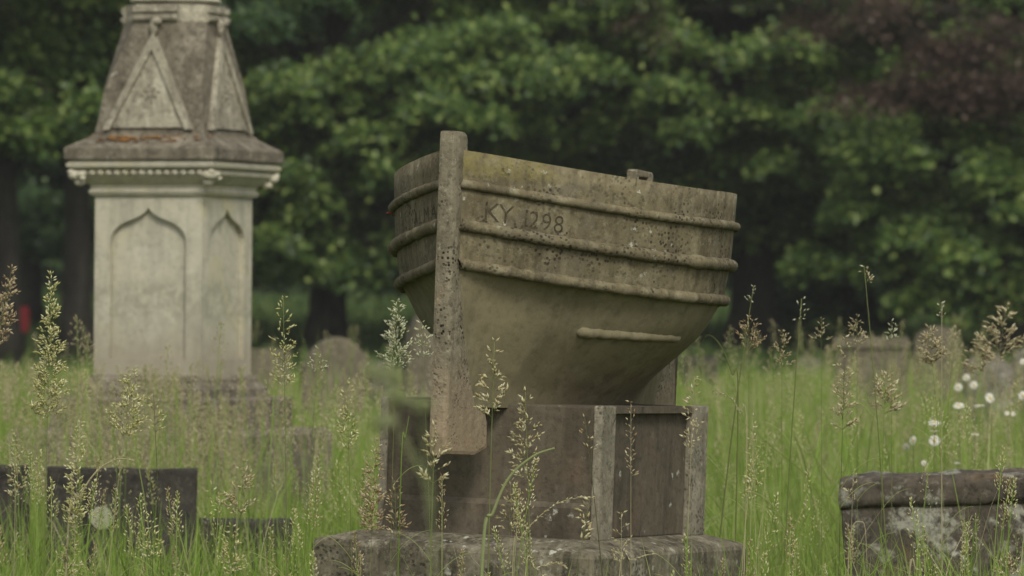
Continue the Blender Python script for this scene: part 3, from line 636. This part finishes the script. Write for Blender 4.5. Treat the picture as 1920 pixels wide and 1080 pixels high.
# ------------------------------------------------------------------ prominent grasses, each its own thing
rg = random.Random(11)
def curve_pts(b, tip, n, sag=0, side=0):
    pts = []
    for i in range(n+1):
        t_ = i/n; p = b.lerp(tip, t_)
        p = p+Vector((side*math.sin(PI*t_), 0, 0)); p.z += sag*math.sin(PI*t_*.9)*t_
        pts.append(p)
    return pts
def panicle(xt, yt, yb, wpx, Y, lean, label, mat='head_g', stalk='stalk', whorls=None, dens=1.0, narrow=False, slen=.0085, srad=.0011, droop=.0):
    tip = P(xt, yt, Y); hl = (yb-yt)*Y/F; wr = wpx*Y/F/2
    bx = tip.x-lean*tip.z; bpos = Vector((bx, Y+rg.uniform(-.03, .03), gz(Y)))
    root = empty('grass_stem', bpos, label, 'grass stem', 'tall seeding grass stems in focus')
    nn_ = 18; pts = []
    for i in range(nn_+1):
        t_ = i/nn_; pts.append(Vector(((tip.x-bx)*t_**1.6, (tip.y-bpos.y)*t_, (tip.z-bpos.z)*t_)))
    bm = bmesh.new(); tube(bm, pts, [srad*(1.1-.75*(i/nn_)) for i in range(nn_+1)], 6)
    obj('stalk', bm, M[stalk], root, True)
    def at(z):                                       # stem point at local height z
        t_ = max(0, min(1, z/(tip.z-bpos.z))); return Vector(((tip.x-bx)*t_**1.6, (tip.y-bpos.y)*t_, z))
    H = tip.z-bpos.z; c0 = []; D = []; LN = []; bm = bmesh.new(); hasbr = False
    nw = whorls or max(4, int(hl/.013))
    for j in range(nw):
        f = j/max(1, nw-1)                           # 0 bottom .. 1 tip
        z = H-hl*(1-f)*.93-.004; o_ = at(z)
        reach = wr*(1-f)**.75*(.75 if f < .1 else 1)+.003
        nb_ = max(2, int(round((5 if not narrow else 3)*dens*(1-.5*f))))
        for q_ in range(nb_):
            a = rg.uniform(0, 2*PI); l = reach*rg.uniform(.45, 1.15); up = rg.uniform(.35, 1.0)-droop
            d_ = Vector((math.cos(a), math.sin(a)*.7, up)).normalized(); e_ = o_+d_*l
            if l > .006:
                tube(bm, [o_, o_+d_*l*.5+Vector((0, 0, l*.06)), e_], .00028, 4, False); hasbr = True
            m_ = max(1, int(l/.0052*dens))
            for s_ in range(m_):
                g_ = (s_+1)/m_ if m_ > 1 else 1
                pp = o_+d_*l*(.3+.7*g_); c0.append(pp+Vector((rg.gauss(0, .0012), rg.gauss(0, .0012), rg.gauss(0, .0012))))
                dd = d_+Vector((rg.gauss(0, .45), rg.gauss(0, .45), rg.gauss(.1, .45)-droop)); D.append(dd); LN.append(slen*1.3*rg.uniform(.7, 1.25))
    V, T = spikelets(np.array(c0), np.array(D), np.array(LN), np.array(LN)*.17)
    hd = npobj('seed_head', V, np.zeros((0, 4), int), T, M[mat], root)
    if hasbr: obj('branchlets', bm, M[stalk], hd)
    else: bm.free()
    # one or two leaves on the stalk
    for _ in range(2):
        z = H*rg.uniform(.35, .7); o_ = at(z); a = rg.choice((-1, 1)); L2 = rg.uniform(.10, .2)
        bm = bmesh.new(); prev = None
        for i in range(9):
            t_ = i/8; c_p = o_+Vector((a*L2*t_*.55, rg.uniform(-.002, .002), L2*(t_*.85-t_*t_*.45))); w_ = .0022*(1-t_)**.6+.0002
            pr_ = (bm.verts.new(c_p+Vector((-.0, w_, w_*.4))), bm.verts.new(c_p-Vector((0, w_, w_*.4))))
            if prev: bm.faces.new((prev[0], prev[1], pr_[1], pr_[0]))
            prev = pr_
        obj('blade', bm, M['grass'], root, True)
    return root
L_ = [
 (97, 512, 800, 78, 11.5, .02, 'tall dense green-gold grass head on the far left, its tip against the dark trunks', 'head_g', 'stalk', dict(dens=1.6)),
 (531, 556, 735, 64, 11.3, -.01, 'tall slim grass head alone between the pillar monument and the boat', 'head_g', 'stalk', dict(srad=.0016, dens=.9)),
 (598, 652, 700, 40, 11.9, .05, 'small grass head in front of the brown round-topped headstone', 'head_s', 'stalk', {}),
 (250, 695, 830, 95, 11.4, .09, 'broad bushy grass head in front of the pillar foot', 'head_g', 'stalk_d', dict(dens=1.4)),
 (288, 740, 812, 34, 11.5, -.03, 'small drooping grass head on a dark stalk right of the bushy one', 'head_g', 'stalk_k', dict(srad=.0016)),
 (150, 790, 1000, 62, 11.2, .03, 'long ragged straw grass head in front of the blackened slab', 'head_g', 'stalk_d', dict(dens=1.2)),
 (30, 850, 935, 34, 11.3, .01, 'stubby upright straw head over the slab at the left edge', 'straw', 'stalk_d', dict(dens=1.3, narrow=True)),
 (22, 502, 660, 74, 13.0, .12, 'russet blurred grass head cut by the left picture edge', 'head_r', 'stalk', dict(dens=1.2, slen=.011)),
 (650, 712, 850, 56, 11.6, -.02, 'airy straw-tipped grass head left of the pedestal', 'head_g', 'stalk', {}),
 (745, 562, 700, 82, 11.2, .02, 'full silvery grass head rising beside the boat bow', 'head_s', 'stalk', dict(dens=1.5)),
 (790, 604, 672, 42, 11.25, -.03, 'small silvery grass head tucked against the boat stem', 'head_s', 'stalk', dict(dens=1.2)),
 (927, 640, 790, 80, 11.05, .02, 'open grass head with level branches in front of the stem foot', 'straw', 'stalk', dict(whorls=7, slen=.011, srad=.0022)),
 (985, 732, 905, 86, 11.1, -.02, 'feathery grass head in front of the pedestal right of the stem foot', 'straw', 'stalk', dict(slen=.010, whorls=11, srad=.0016)),
 (958, 900, 1000, 60, 11.2, .02, 'lower feathery grass head in front of the pedestal base', 'straw', 'stalk', dict(slen=.010, whorls=7)),
 (1096, 782, 845, 22, 11.2, -.08, 'narrow dark stalk with a forked tip against the pale pedestal corner', 'head_r', 'stalk_k', dict(narrow=True, srad=.002)),
 (1183, 752, 900, 20, 11.5, .0, 'thin russet spike standing in front of the recessed pedestal panel', 'head_r', 'stalk_d', dict(narrow=True)),
 (1302, 705, 850, 44, 11.9, .03, 'pale broken grass head in front of the far pedestal corner', 'straw', 'stalk_d', dict(narrow=True, slen=.010)),
 (1413, 536, 566, 24, 12.9, .10, 'pale bud-like tip on a thick bent stalk right of the boat', 'head_s', 'stalk', dict(srad=.0032, narrow=True)),
 (1404, 592, 660, 66, 12.7, .0, 'brownish spread grass head just right of the boat hull', 'head_r', 'stalk', dict(dens=1.3)),
 (1466, 620, 690, 56, 12.9, .0, 'second brownish grass head right of the boat hull', 'straw_pink', 'stalk', dict(dens=1.2)),
 (1503, 560, 600, 28, 13.2, .05, 'small pale grass tip on a green stalk above the brownish heads', 'head_s', 'stalk', dict(srad=.0028, narrow=True)),
 (1620, 498, 530, 26, 13.0, -.06, 'highest grass tip on the right on a long bare stalk', 'straw', 'stalk', dict(srad=.0025, narrow=True)),
 (1540, 598, 640, 52, 13.2, .0, 'pinkish grass head left above the headstone with a coping', 'straw_pink', 'stalk', {}),
 (1607, 592, 650, 60, 13.3, .0, 'pinkish grass head over the top of the headstone with a coping', 'straw_pink', 'stalk', dict(dens=1.2)),
 (1672, 602, 640, 34, 13.3, .0, 'small pale grass head at the right end of the coping', 'head_s', 'stalk', {}),
 (1585, 632, 815, 66, 11.3, .02, 'sharp golden grass head with tiered branches in front of the headstone with a coping', 'straw', 'stalk_k', dict(slen=.0095, whorls=10)),
 (1410, 780, 935, 30, 11.7, -.02, 'slender golden spike in the grass right of the pedestal', 'head_g', 'stalk_d', dict(narrow=True)),
 (1660, 700, 780, 90, 13.4, .02, 'blurred tan grass head below the coping headstone', 'straw', 'stalk', dict(dens=1.2, slen=.011)),
 (1742, 612, 690, 62, 13.4, -.06, 'pink-tan grass head against the low-arched headstone', 'straw_pink', 'stalk', dict(dens=1.4, slen=.011)),
 (1766, 568, 594, 20, 13.2, .0, 'tiny pale tip on a brown stalk above the low-arched headstone', 'head_s', 'stalk_d', dict(narrow=True, srad=.002)),
 (1888, 572, 690, 110, 14.6, .10, 'large leaning tan grass head at the right edge above the grey stones', 'straw_pink', 'stalk_d', dict(dens=.85, slen=.014)),
 (1838, 628, 710, 90, 14.8, .04, 'wide tan grass head left of the large leaning one', 'straw_pink', 'stalk_d', dict(dens=.8, slen=.012)),
 (705, 826, 1010, 56, 11.3, .03, 'dense russet grass head against the left pedestal corner', 'head_r', 'stalk', dict(dens=1.5)),
 (740, 900, 1010, 40, 11.2, -.02, 'ragged russet head beside the dense one at the left pedestal corner', 'head_r', 'stalk', {}),
 (815, 800, 910, 80, 11.0, .02, 'grass head with level pale branches below the stem foot', 'straw', 'stalk', dict(whorls=6, slen=.012, srad=.0022)),
 (458, 866, 975, 76, 11.9, .05, 'soft pale grass head with spaced branches lower left of the plinth', 'straw', 'stalk', dict(whorls=8, slen=.010)),
 (400, 905, 970, 14, 11.5, .08, 'thin bead-like spike left of the soft pale head', 'head_g', 'stalk', dict(narrow=True)),
 (282, 965, 1050, 44, 11.2, -.03, 'short golden head on a dark stalk below the blackened slab', 'head_g', 'stalk_k', dict(srad=.0016)),
 (435, 985, 1080, 60, 11.3, .0, 'golden grass head at the bottom edge left of the plinth', 'head_g', 'stalk', dict(dens=1.3)),
 (130, 1010, 1085, 60, 11.3, .04, 'golden grass head at the bottom edge below the slab at left', 'head_g', 'stalk', dict(dens=1.2)),
 (1165, 960, 1060, 46, 11.1, .0, 'thin bleached spike over the plinth below the pedestal corner', 'straw', 'stalk_d', dict(narrow=True)),
 (1106, 935, 1020, 36, 11.1, .12, 'pale leaning spike crossing the pedestal base near its corner', 'straw', 'stalk', dict(narrow=True, slen=.014)),
 (1485, 962, 1050, 30, 11.7, .01, 'small golden spike in the open grass left of the bottom right stone', 'head_g', 'stalk', dict(narrow=True)),
 (1600, 880, 940, 34, 12.2, .02, 'small straw head over the left corner of the bottom right stone', 'straw', 'stalk_d', dict(narrow=True)),
 (1895, 1040, 1085, 80, 12.0, .05, 'tan grass head in the bottom right corner before the lichened stone', 'straw', 'stalk_d', dict(dens=1.3)),
]
for a in L_: panicle(*a[:9], **a[9])
# arching stalks
def arching(name_lab, pxs, Y, rad, mat, seeds=0):
    pts = [P(x_, y_, Y) for x_, y_ in pxs]; b0 = Vector((pts[0].x, Y, gz(Y)))
    root = empty('grass_stem', b0, name_lab, 'grass stem', 'arching grass stems in focus')
    full = [Vector((pts[0].x-.02, Y, gz(Y)))-b0]+[p-b0 for p in pts]
    sm = []
    for i in range(len(full)-1):                     # Catmull-Rom
        p0_, p1_, p2_, p3_ = full[max(0, i-1)], full[i], full[i+1], full[min(len(full)-1, i+2)]
        for k in range(8):
            t_ = k/8; sm.append(.5*((2*p1_)+(-p0_+p2_)*t_+(2*p0_-5*p1_+4*p2_-p3_)*t_*t_+(-p0_+3*p1_-3*p2_+p3_)*t_**3))
    sm.append(full[-1]); n_ = len(sm)
    bm = bmesh.new(); tube(bm, sm, [rad*(1-.6*i/n_) for i in range(n_)], 6); obj('stalk', bm, M[mat], root, True)
    if seeds:
        c0 = []; D = []
        for i in range(n_//3, n_-1):
            for _ in range(seeds):
                c0.append(sm[i].lerp(sm[i+1], rg.random())); D.append((sm[i+1]-sm[i]).normalized()+Vector((rg.gauss(0, .3), rg.gauss(0, .3), rg.gauss(0, .3))))
        V, T = spikelets(np.array(c0), np.array(D), .010, .0015); npobj('seed_head', V, np.zeros((0, 4), int), T, M['straw'], root)
arching('pale thick stalk arching over to the right before the slab with the lichen disc', [(128, 985), (150, 930), (180, 885), (215, 862), (246, 862)], 11.3, .0028, 'stalk_d', 1)
arching('thick pale blade bending right across the pedestal front', [(905, 1040), (925, 960), (955, 895), (1000, 855), (1040, 840)], 10.4, .0042, 'umbel', 0)
arching('fine seeded stalk arching over the pedestal base to its corner', [(962, 1050), (975, 1010), (1015, 965), (1060, 938), (1112, 932)], 11.2, .0014, 'stalk_d', 2)
arching('fine seeded stalk arching low over the plinth right of the pedestal corner', [(1162, 1075), (1185, 1050), (1225, 1038)], 11.3, .0016, 'stalk_d', 1)
arching('short seeded stalk arching over the plinth at the bottom edge', [(985, 1080), (1005, 1066), (1040, 1056), (1060, 1062)], 11.1, .0016, 'stalk_d', 2)
arching('light stalk bent over at the top just right of the boat hull', [(1384, 760), (1372, 700), (1352, 650), (1328, 628), (1312, 650)], 12.6, .0022, 'stalk', 0)
arching('light stalk bent down to the right above the far pedestal corner', [(1400, 830), (1385, 770), (1365, 742), (1340, 736)], 12.2, .0016, 'stalk_d', 1)
arching('straw stalk hooked over at the left corner of the bottom right stone', [(1590, 1075), (1592, 1020), (1600, 985), (1612, 978), (1622, 990), (1626, 1070)], 12.4, .0018, 'stalk_d', 0)
arching('hooked straw tip over the bottom right stone', [(1705, 1078), (1718, 1068), (1732, 1072)], 12.6, .003, 'stalk_d', 0)
arching('straight green blade standing in front of the stem foot', [(752, 880), (760, 820), (767, 780)], 11.2, .0016, 'grass', 0)
arching('straw stalk bending right beside the silvery head at the bow', [(755, 690), (760, 705), (785, 722), (806, 745)], 12.2, .0014, 'stalk_d', 0) if False else None
# blurred pale plant in the near foreground
YU = 4.6; b0 = P(800, 1080, YU); um = empty('umbel_plant', (b0.x, YU, 0), 'out-of-focus pale green plant with round flower clusters before the left of the pedestal', 'plant')
o_ = Vector((b0.x, YU, 0))
def U(px, py): return P(px, py, YU)-o_
for k_, pth in enumerate(([(815, 1300), (812, 1000), (795, 900), (750, 820)], [(795, 900), (775, 850), (728, 770)], [(812, 960), (800, 860), (788, 780)])):
    bm = bmesh.new(); p_ = [U(*q_) for q_ in pth]
    if k_ == 0: p_ = [Vector((0, 0, 0))]+p_[1:]
    sm = []
    for i in range(len(p_)-1):
        for kx in range(6): sm.append(p_[i].lerp(p_[i+1], kx/6))
    sm.append(p_[-1]); tube(bm, sm, [.0012-.0006*i/len(sm) for i in range(len(sm))], 7); obj('stem', bm, M['umbel'], um, True)
for (cx, cy, rr) in ((728, 712, .012), (748, 752, .008), (788, 762, .007), (722, 795, .009), (700, 700, .006)):
    c_p = U(cx, cy); c0 = []; D = []
    for i in range(60):
        v_ = Vector((rg.gauss(0, 1), rg.gauss(0, 1), rg.gauss(0, .6)+.4)).normalized(); c0.append(c_p+v_*rr*rg.uniform(.3, 1)); D.append(v_+Vector((rg.gauss(0, .5),)*3))
    V, T = spikelets(np.array(c0), np.array(D), .006, .0022); npobj('flower_cluster', V, np.zeros((0, 4), int), T, M['umbel'], um)
# ------------------------------------------------------------------ daisies
def daisy(px, py, Y, size, tilt, label, az=0):
    c_p = P(px, py, Y); b0 = Vector((c_p.x+rg.uniform(-.03, .03), Y+.02, gz(Y)))
    size *= .85; root = empty('daisy', b0, label, 'flower', 'white daisies at the right'); top = c_p-b0
    bm = bmesh.new(); tube(bm, [Vector((0, 0, 0)), top*.5+Vector((.01, 0, 0)), top], .0012, 5); obj('stem', bm, M['stalk'], root)
    Rt = Matrix.Translation(top) @ Matrix.Rotation(az, 4, 'Z') @ Matrix.Rotation(tilt, 4, 'X')
    bm = bmesh.new(); n_ = 18; r = size/2
    for i in range(n_):
        a = 2*PI*i/n_+rg.uniform(-.06, .06); dr = rg.uniform(-.25, .05)*r
        loc = [(.25, -.07, 0), (.25, .07, 0), (.7, .13, dr*.4), (1.0, .05, dr), (1.0, -.05, dr), (.7, -.13, dr*.4)]
        vs = [bm.verts.new(Rt @ Vector((r*(p_*math.cos(a)-q_*math.sin(a)), r*(p_*math.sin(a)+q_*math.cos(a)), z_+.001*(i % 2)))) for p_, q_, z_ in loc]
        bm.faces.new(vs)
    obj('petals', bm, M['petal'], root)
    bm = bmesh.new(); bmesh.ops.create_icosphere(bm, subdivisions=2, radius=r*.26, matrix=Rt @ Matrix.Diagonal((1, 1, .5, 1))); obj('flower_centre', bm, M['yellow'], root, True)
daisy(1752, 792, 15.0, .045, R(25), 'brightest white daisy, upper of the stacked pair above the bottom right stone')
daisy(1752, 826, 15.1, .040, R(75), 'daisy directly below the brightest one, its yellow centre turned to the camera')
daisy(1753, 808, 15.6, .036, R(4), 'thin edge-on daisy between the stacked pair')
daisy(1712, 826, 15.6, .034, R(105), 'half-closed drooping daisy left of the stacked pair', .6)
daisy(1700, 838, 15.4, .028, R(120), 'small lowest daisy left of the stacked pair', -.4)
daisy(1798, 760, 17.0, .044, R(35), 'ring-like pale daisy below the grey lichened headstone')
daisy(1856, 746, 16.6, .042, R(70), 'bright daisy with a yellow centre in front of the grey lichened headstone', .5)
daisy(1836, 760, 17.4, .044, R(12), 'flat edge-on daisy just left of the bright one before the grey headstone')
daisy(1797, 726, 18.5, .036, R(88), 'dull round daisy above the ring-like one')
daisy(1826, 722, 18.8, .036, R(80), 'dull round daisy to the right of the other dull one')
daisy(1812, 708, 19.0, .032, R(85), 'small faint daisy at the top of the cluster')
daisy(1918, 742, 16.5, .036, R(85), 'white daisy cut by the right picture edge')
daisy(1918, 678, 17.5, .026, R(80), 'small white daisy high at the right picture edge')
daisy(1828, 814, 15.4, .034, R(15), 'tilted cream daisy right of the stacked pair', .6)
daisy(1795, 868, 15.0, .024, R(10), 'tiny cream flower low above the bottom right stone')
daisy(1732, 868, 15.0, .020, R(80), 'tiny white bud below the stacked pair')
for px_, py_, lb in ((1888, 775, 'small cream flower speck right of the bright daisy'), (1900, 776, 'rightmost small cream flower speck beside its twin')):
    daisy(px_, py_, 17, .02, R(60), lb)
# white clover-like tuft behind the pedestal left
# ------------------------------------------------------------------ trees
def leaves_mesh(name, C0, Nn, size, mat, parent=None, droop=.6):
    """C0 centres, Nn leaf normals; each leaf a folded pointed oval of 4 tris"""
    n = len(C0); Nn = Nn/np.linalg.norm(Nn, axis=1)[:, None]
    r = RNG.normal(size=(n, 3)); r[:, 2] -= droop
    a = r-Nn*np.sum(r*Nn, 1)[:, None]; a /= np.linalg.norm(a, axis=1)[:, None]; b2 = np.cross(Nn, a); s = size[:, None]
    V = np.stack([C0, C0+a*s*.45+b2*s*.40+Nn*s*.07, C0+a*s, C0+a*s*.45-b2*s*.40+Nn*s*.07], 1).reshape(-1, 3)
    o = (np.arange(n)*4)[:, None]
    T = np.concatenate([o+np.array([[0, 1, 2]]), o+np.array([[0, 2, 3]])])
    return npobj(name, V, np.zeros((0, 4), int), T, mat, parent)
def tree(label, tx, Y, tr, crown_r, zc, zr, mat, nb, lean=0, leaf=.12, low=1.3, seed=0, dens=1.0, group='trees behind the cemetery', boughs=(), kind_cat='tree', front_only=True, lpc=230):
    rs = random.Random(seed); g = gz(Y); bx = (tx-960)*Y/F
    root = empty('leafy_tree', (bx, Y, g), label, kind_cat, group)
    bm = bmesh.new(); pts = []; rad = []
    for i in range(13):
        t_ = i/12; pts.append(Vector((lean*t_*3+.10*mnoise.noise(Vector((t_*3, seed, 0))), .1*mnoise.noise(Vector((t_*3, seed, 5))), t_*(zc+zr*.6))))
        rad.append(tr*(1-.72*t_)*(1+.45*math.exp(-t_*22)))
    tube(bm, pts, rad, 14)
    obj('trunk', bm, M['bark'], root, True)
    def tp(z): 
        t_ = max(0, min(1, z/(zc+zr*.6))); i = min(11, int(t_*12)); return pts[i].lerp(pts[i+1], t_*12-i)
    CL = []; limbs = bmesh.new()
    tips = []
    for k in range(nb):
        u = rs.random(); a = rs.uniform(0, 2*PI)
        zz = zc+zr*(-1+2*u**.8) if True else 0
        rr = crown_r*math.sqrt(max(.05, 1-((zz-zc)/zr)**2*.75))*rs.uniform(.55, 1.05)
        tips.append(Vector((math.cos(a)*rr, math.sin(a)*rr, max(low+rs.uniform(0, .8), zz))))
    for (px_, py_, dy) in boughs:
        p_ = P(px_, py_, Y+dy); tips.append(p_-Vector((bx, Y, g)))
    for tpv in tips:
        zst = max(1.6, tpv.z*rs.uniform(.5, .8)); o0 = tp(zst)
        mid = o0.lerp(tpv, .55)+Vector((0, 0, .35+.1*tpv.length*rs.random()))
        p_ = [o0, o0.lerp(mid, .5)+Vector((0, 0, .15)), mid, mid.lerp(tpv, .6)+Vector((0, 0, .05)), tpv]
        tube(limbs, p_, [q_*(.4 if mat == M['leaf_copper'] else 1) for q_ in (.07, .055, .035, .02, .008)], 5)
        # leaf sprays along the outer half of the limb, hanging in tiers
        for q_ in range(rs.randint(5, 8)):
            f = rs.uniform(.35, 1.05); c_ = o0.lerp(tpv, f)+Vector((rs.gauss(0, .42), rs.gauss(0, .42), rs.gauss(.05, .28)))
            if c_.z < low: c_.z = low+rs.random()*.3
            CL.append((c_, rs.uniform(.28, .6)))
    obj('limb', limbs, M['bark'], root, True)
    c0 = []; nn2 = []; sz = []
    for c_, r_ in CL:
        vis = (g+c_.z) < 7.5
        n = int(lpc*dens*(r_/.45)**2*(1 if vis else .3)); sc = 1 if vis else 1.7
        th = RNG.uniform(0, 2*PI, n); rd = r_*np.sqrt(RNG.random(n)); 
        px_ = c_.x+np.cos(th)*rd; py_ = c_.y+np.sin(th)*rd; pz_ = c_.z+RNG.normal(0, .09, n)-(rd/r_)**2*.22*r_/.45
        c0.append(np.stack([px_, py_, pz_], 1))
        out = np.array([c_.x, c_.y, 0]); ol = np.linalg.norm(out)+1e-6
        nn2.append(np.array([out[0]/ol*.55, out[1]/ol*.55, .75])+RNG.normal(0, .42, (n, 3))); sz.append(RNG.uniform(.7, 1.2, n)*leaf*sc)
    leaves_mesh('crown', np.concatenate(c0), np.concatenate(nn2), np.concatenate(sz), mat, root)
    return root
tree('large spreading lime tree whose dark trunk stands between the pillar and the boat', 610, 82, .30, 4.6, 5.6, 3.9, M['leaf_lime'], 90, 0, .12, .75, 1, boughs=[(520, 400, -2.5), (600, 450, -3), (700, 480, -3), (560, 340, -3), (660, 370, -3.4), (740, 420, -3.4), (500, 480, -2.5), (480, 270, -2.5), (760, 330, -3.6), (700, 120, -3.5), (780, 130, -3.8), (860, 110, -4), (930, 150, -4), (1000, 140, -3.6), (1060, 170, -4), (900, 210, -4.2), (760, 170, -4), (660, 200, -3.2), (560, 180, -3), (500, 150, -3), (980, 90, -3.5)])
tree('broad dark green tree whose trunk stands right of the boat stern', 1412, 84, .37, 4.9, 5.9, 4.1, M['leaf_lime'], 95, .03, .12, 1.0, 2, boughs=[(1340, 130, -4), (1420, 90, -4), (1500, 170, -4.4), (1560, 185, -4.4), (1630, 205, -4.2), (1700, 210, -4.2), (1760, 215, -4), (1240, 200, -3.6), (1300, 220, -3.6), (1480, 60, -4), (1180, 160, -3.4), (1820, 170, -4)])
tree('dense tree hanging low over the right edge of the cemetery', 1900, 80, .3, 3.4, 4.8, 3.7, M['leaf_lime'], 75, 0, .12, .75, 3, boughs=[(1550, 380, -3), (1650, 420, -3.5), (1750, 450, -3.5), (1850, 400, -3.5), (1600, 500, -3), (1700, 530, -3), (1800, 520, -3), (1880, 555, -3), (1560, 300, -3.5), (1700, 330, -4), (1850, 300, -4), (1620, 440, -2)])
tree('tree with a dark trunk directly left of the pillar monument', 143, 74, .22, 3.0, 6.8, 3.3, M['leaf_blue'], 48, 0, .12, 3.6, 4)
tree('thick-trunked tree at the left picture edge', 8, 72, .19, 2.9, 6.8, 3.2, M['leaf_lime'], 42, 0, .12, 3.3, 5, boughs=[(30, 170, -2), (90, 180, -2.5), (20, 40, -2)])
tree('tall tree added out of view so that its high crown darkens the left side', -60, 69, .24, 3.6, 8.6, 2.6, M['leaf_blue'], 60, 0, .13, 6.2, 12)  # unseen tree, added to block sky and sun from the left foliage
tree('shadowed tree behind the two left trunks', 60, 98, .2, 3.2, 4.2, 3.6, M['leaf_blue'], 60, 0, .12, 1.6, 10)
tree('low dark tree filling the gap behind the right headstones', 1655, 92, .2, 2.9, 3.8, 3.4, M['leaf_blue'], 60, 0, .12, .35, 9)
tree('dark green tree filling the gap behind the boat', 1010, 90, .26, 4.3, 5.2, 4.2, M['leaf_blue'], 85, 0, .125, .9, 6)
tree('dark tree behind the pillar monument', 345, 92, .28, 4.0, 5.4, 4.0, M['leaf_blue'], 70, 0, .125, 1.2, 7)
tree('copper beech with purple leaves above the right of the picture', 2120, 76, .26, 3.4, 6.4, 2.6, M['leaf_copper'], 5, 0, .085, 3.8, 8, lpc=130, dens=1.0, boughs=[(1480, 20, 1), (1540, 110, 0), (1620, 190, 0), (1780, 230, 0), (1180, 30, 2), (1560, 30, 0), (1650, 90, 0), (1730, 30, 0), (1850, 50, 0), (1900, 170, 0), (1740, 150, 0), (1320, 20, 2), (1870, 270, 0)])
# woodland behind: one mass of leaves with trunks and dark depth
n = 150000
x = RNG.uniform(-42, 42, n); y = 128+RNG.gamma(2, 2.0, n); z = gzv(y)+RNG.random(n)**.9*15
cl = np.array([mnoise.noise(Vector((a*.35, b*.3, c*.45))) for a, b, c in zip(x[:], y[:], z[:])])
k = cl > -.12
y = y-cl*3
wood = leaves_mesh('woodland', np.stack([x, y, z], 1)[k], np.array([0, -.5, .8])+RNG.normal(0, .4, (k.sum(), 3)), RNG.uniform(.25, .5, k.sum()), M['leaf_far'])
tag(wood, 'dark wood closing the view behind the trees', 'woodland', kind='stuff')
# side and back hills/wood so that the sky stays out of the picture
bm = bmesh.new(); prev = None
for i in range(61):
    a = -60+2*i; yy = 150+6*math.sin(i*.7); hh = 17+3*math.sin(i*1.3)+2*math.sin(i*2.9)
    c4 = [bm.verts.new((a*1.5, yy+o2, z_)) for o2, z_ in ((0, gz(150)-1), (1.5, hh*.6), (5, hh), (25, hh*1.05), (40, gz(190)-1))]
    if prev:
        for q_ in range(4): bm.faces.new((prev[q_], c4[q_], c4[q_+1], prev[q_+1]))
    prev = c4
m, t, b = newmat('wooded_hill'); v = mapping(t)
t.links.new(mix(t, ramp(t, noise_(t, v, .8, 6, .7), [(.35, 0), (.65, 1)]), (.012, .022, .008), (.03, .05, .015)), b.inputs['Base Color']); b.inputs['Roughness'].default_value = 1
tag(obj('hill', bm, m, smooth=True), kind='structure')
# ------------------------------------------------------------------ damp air
bm = bmesh.new(); box(bm, -75, 75, -6, 145.5, -1, 24)
m = bpy.data.materials.new('damp_air'); m.use_nodes = True; t = m.node_tree; t.nodes.clear()
o_ = t.nodes.new('ShaderNodeOutputMaterial'); pv = t.nodes.new('ShaderNodeVolumePrincipled')
pv.inputs['Density'].default_value = .00052; pv.inputs['Color'].default_value = (.9, .93, .9, 1); pv.inputs['Anisotropy'].default_value = .2
t.links.new(pv.outputs[0], o_.inputs['Volume'])
HAZE = True
if HAZE: tag(obj('haze', bm, m), kind='stuff')
else: bm.free()
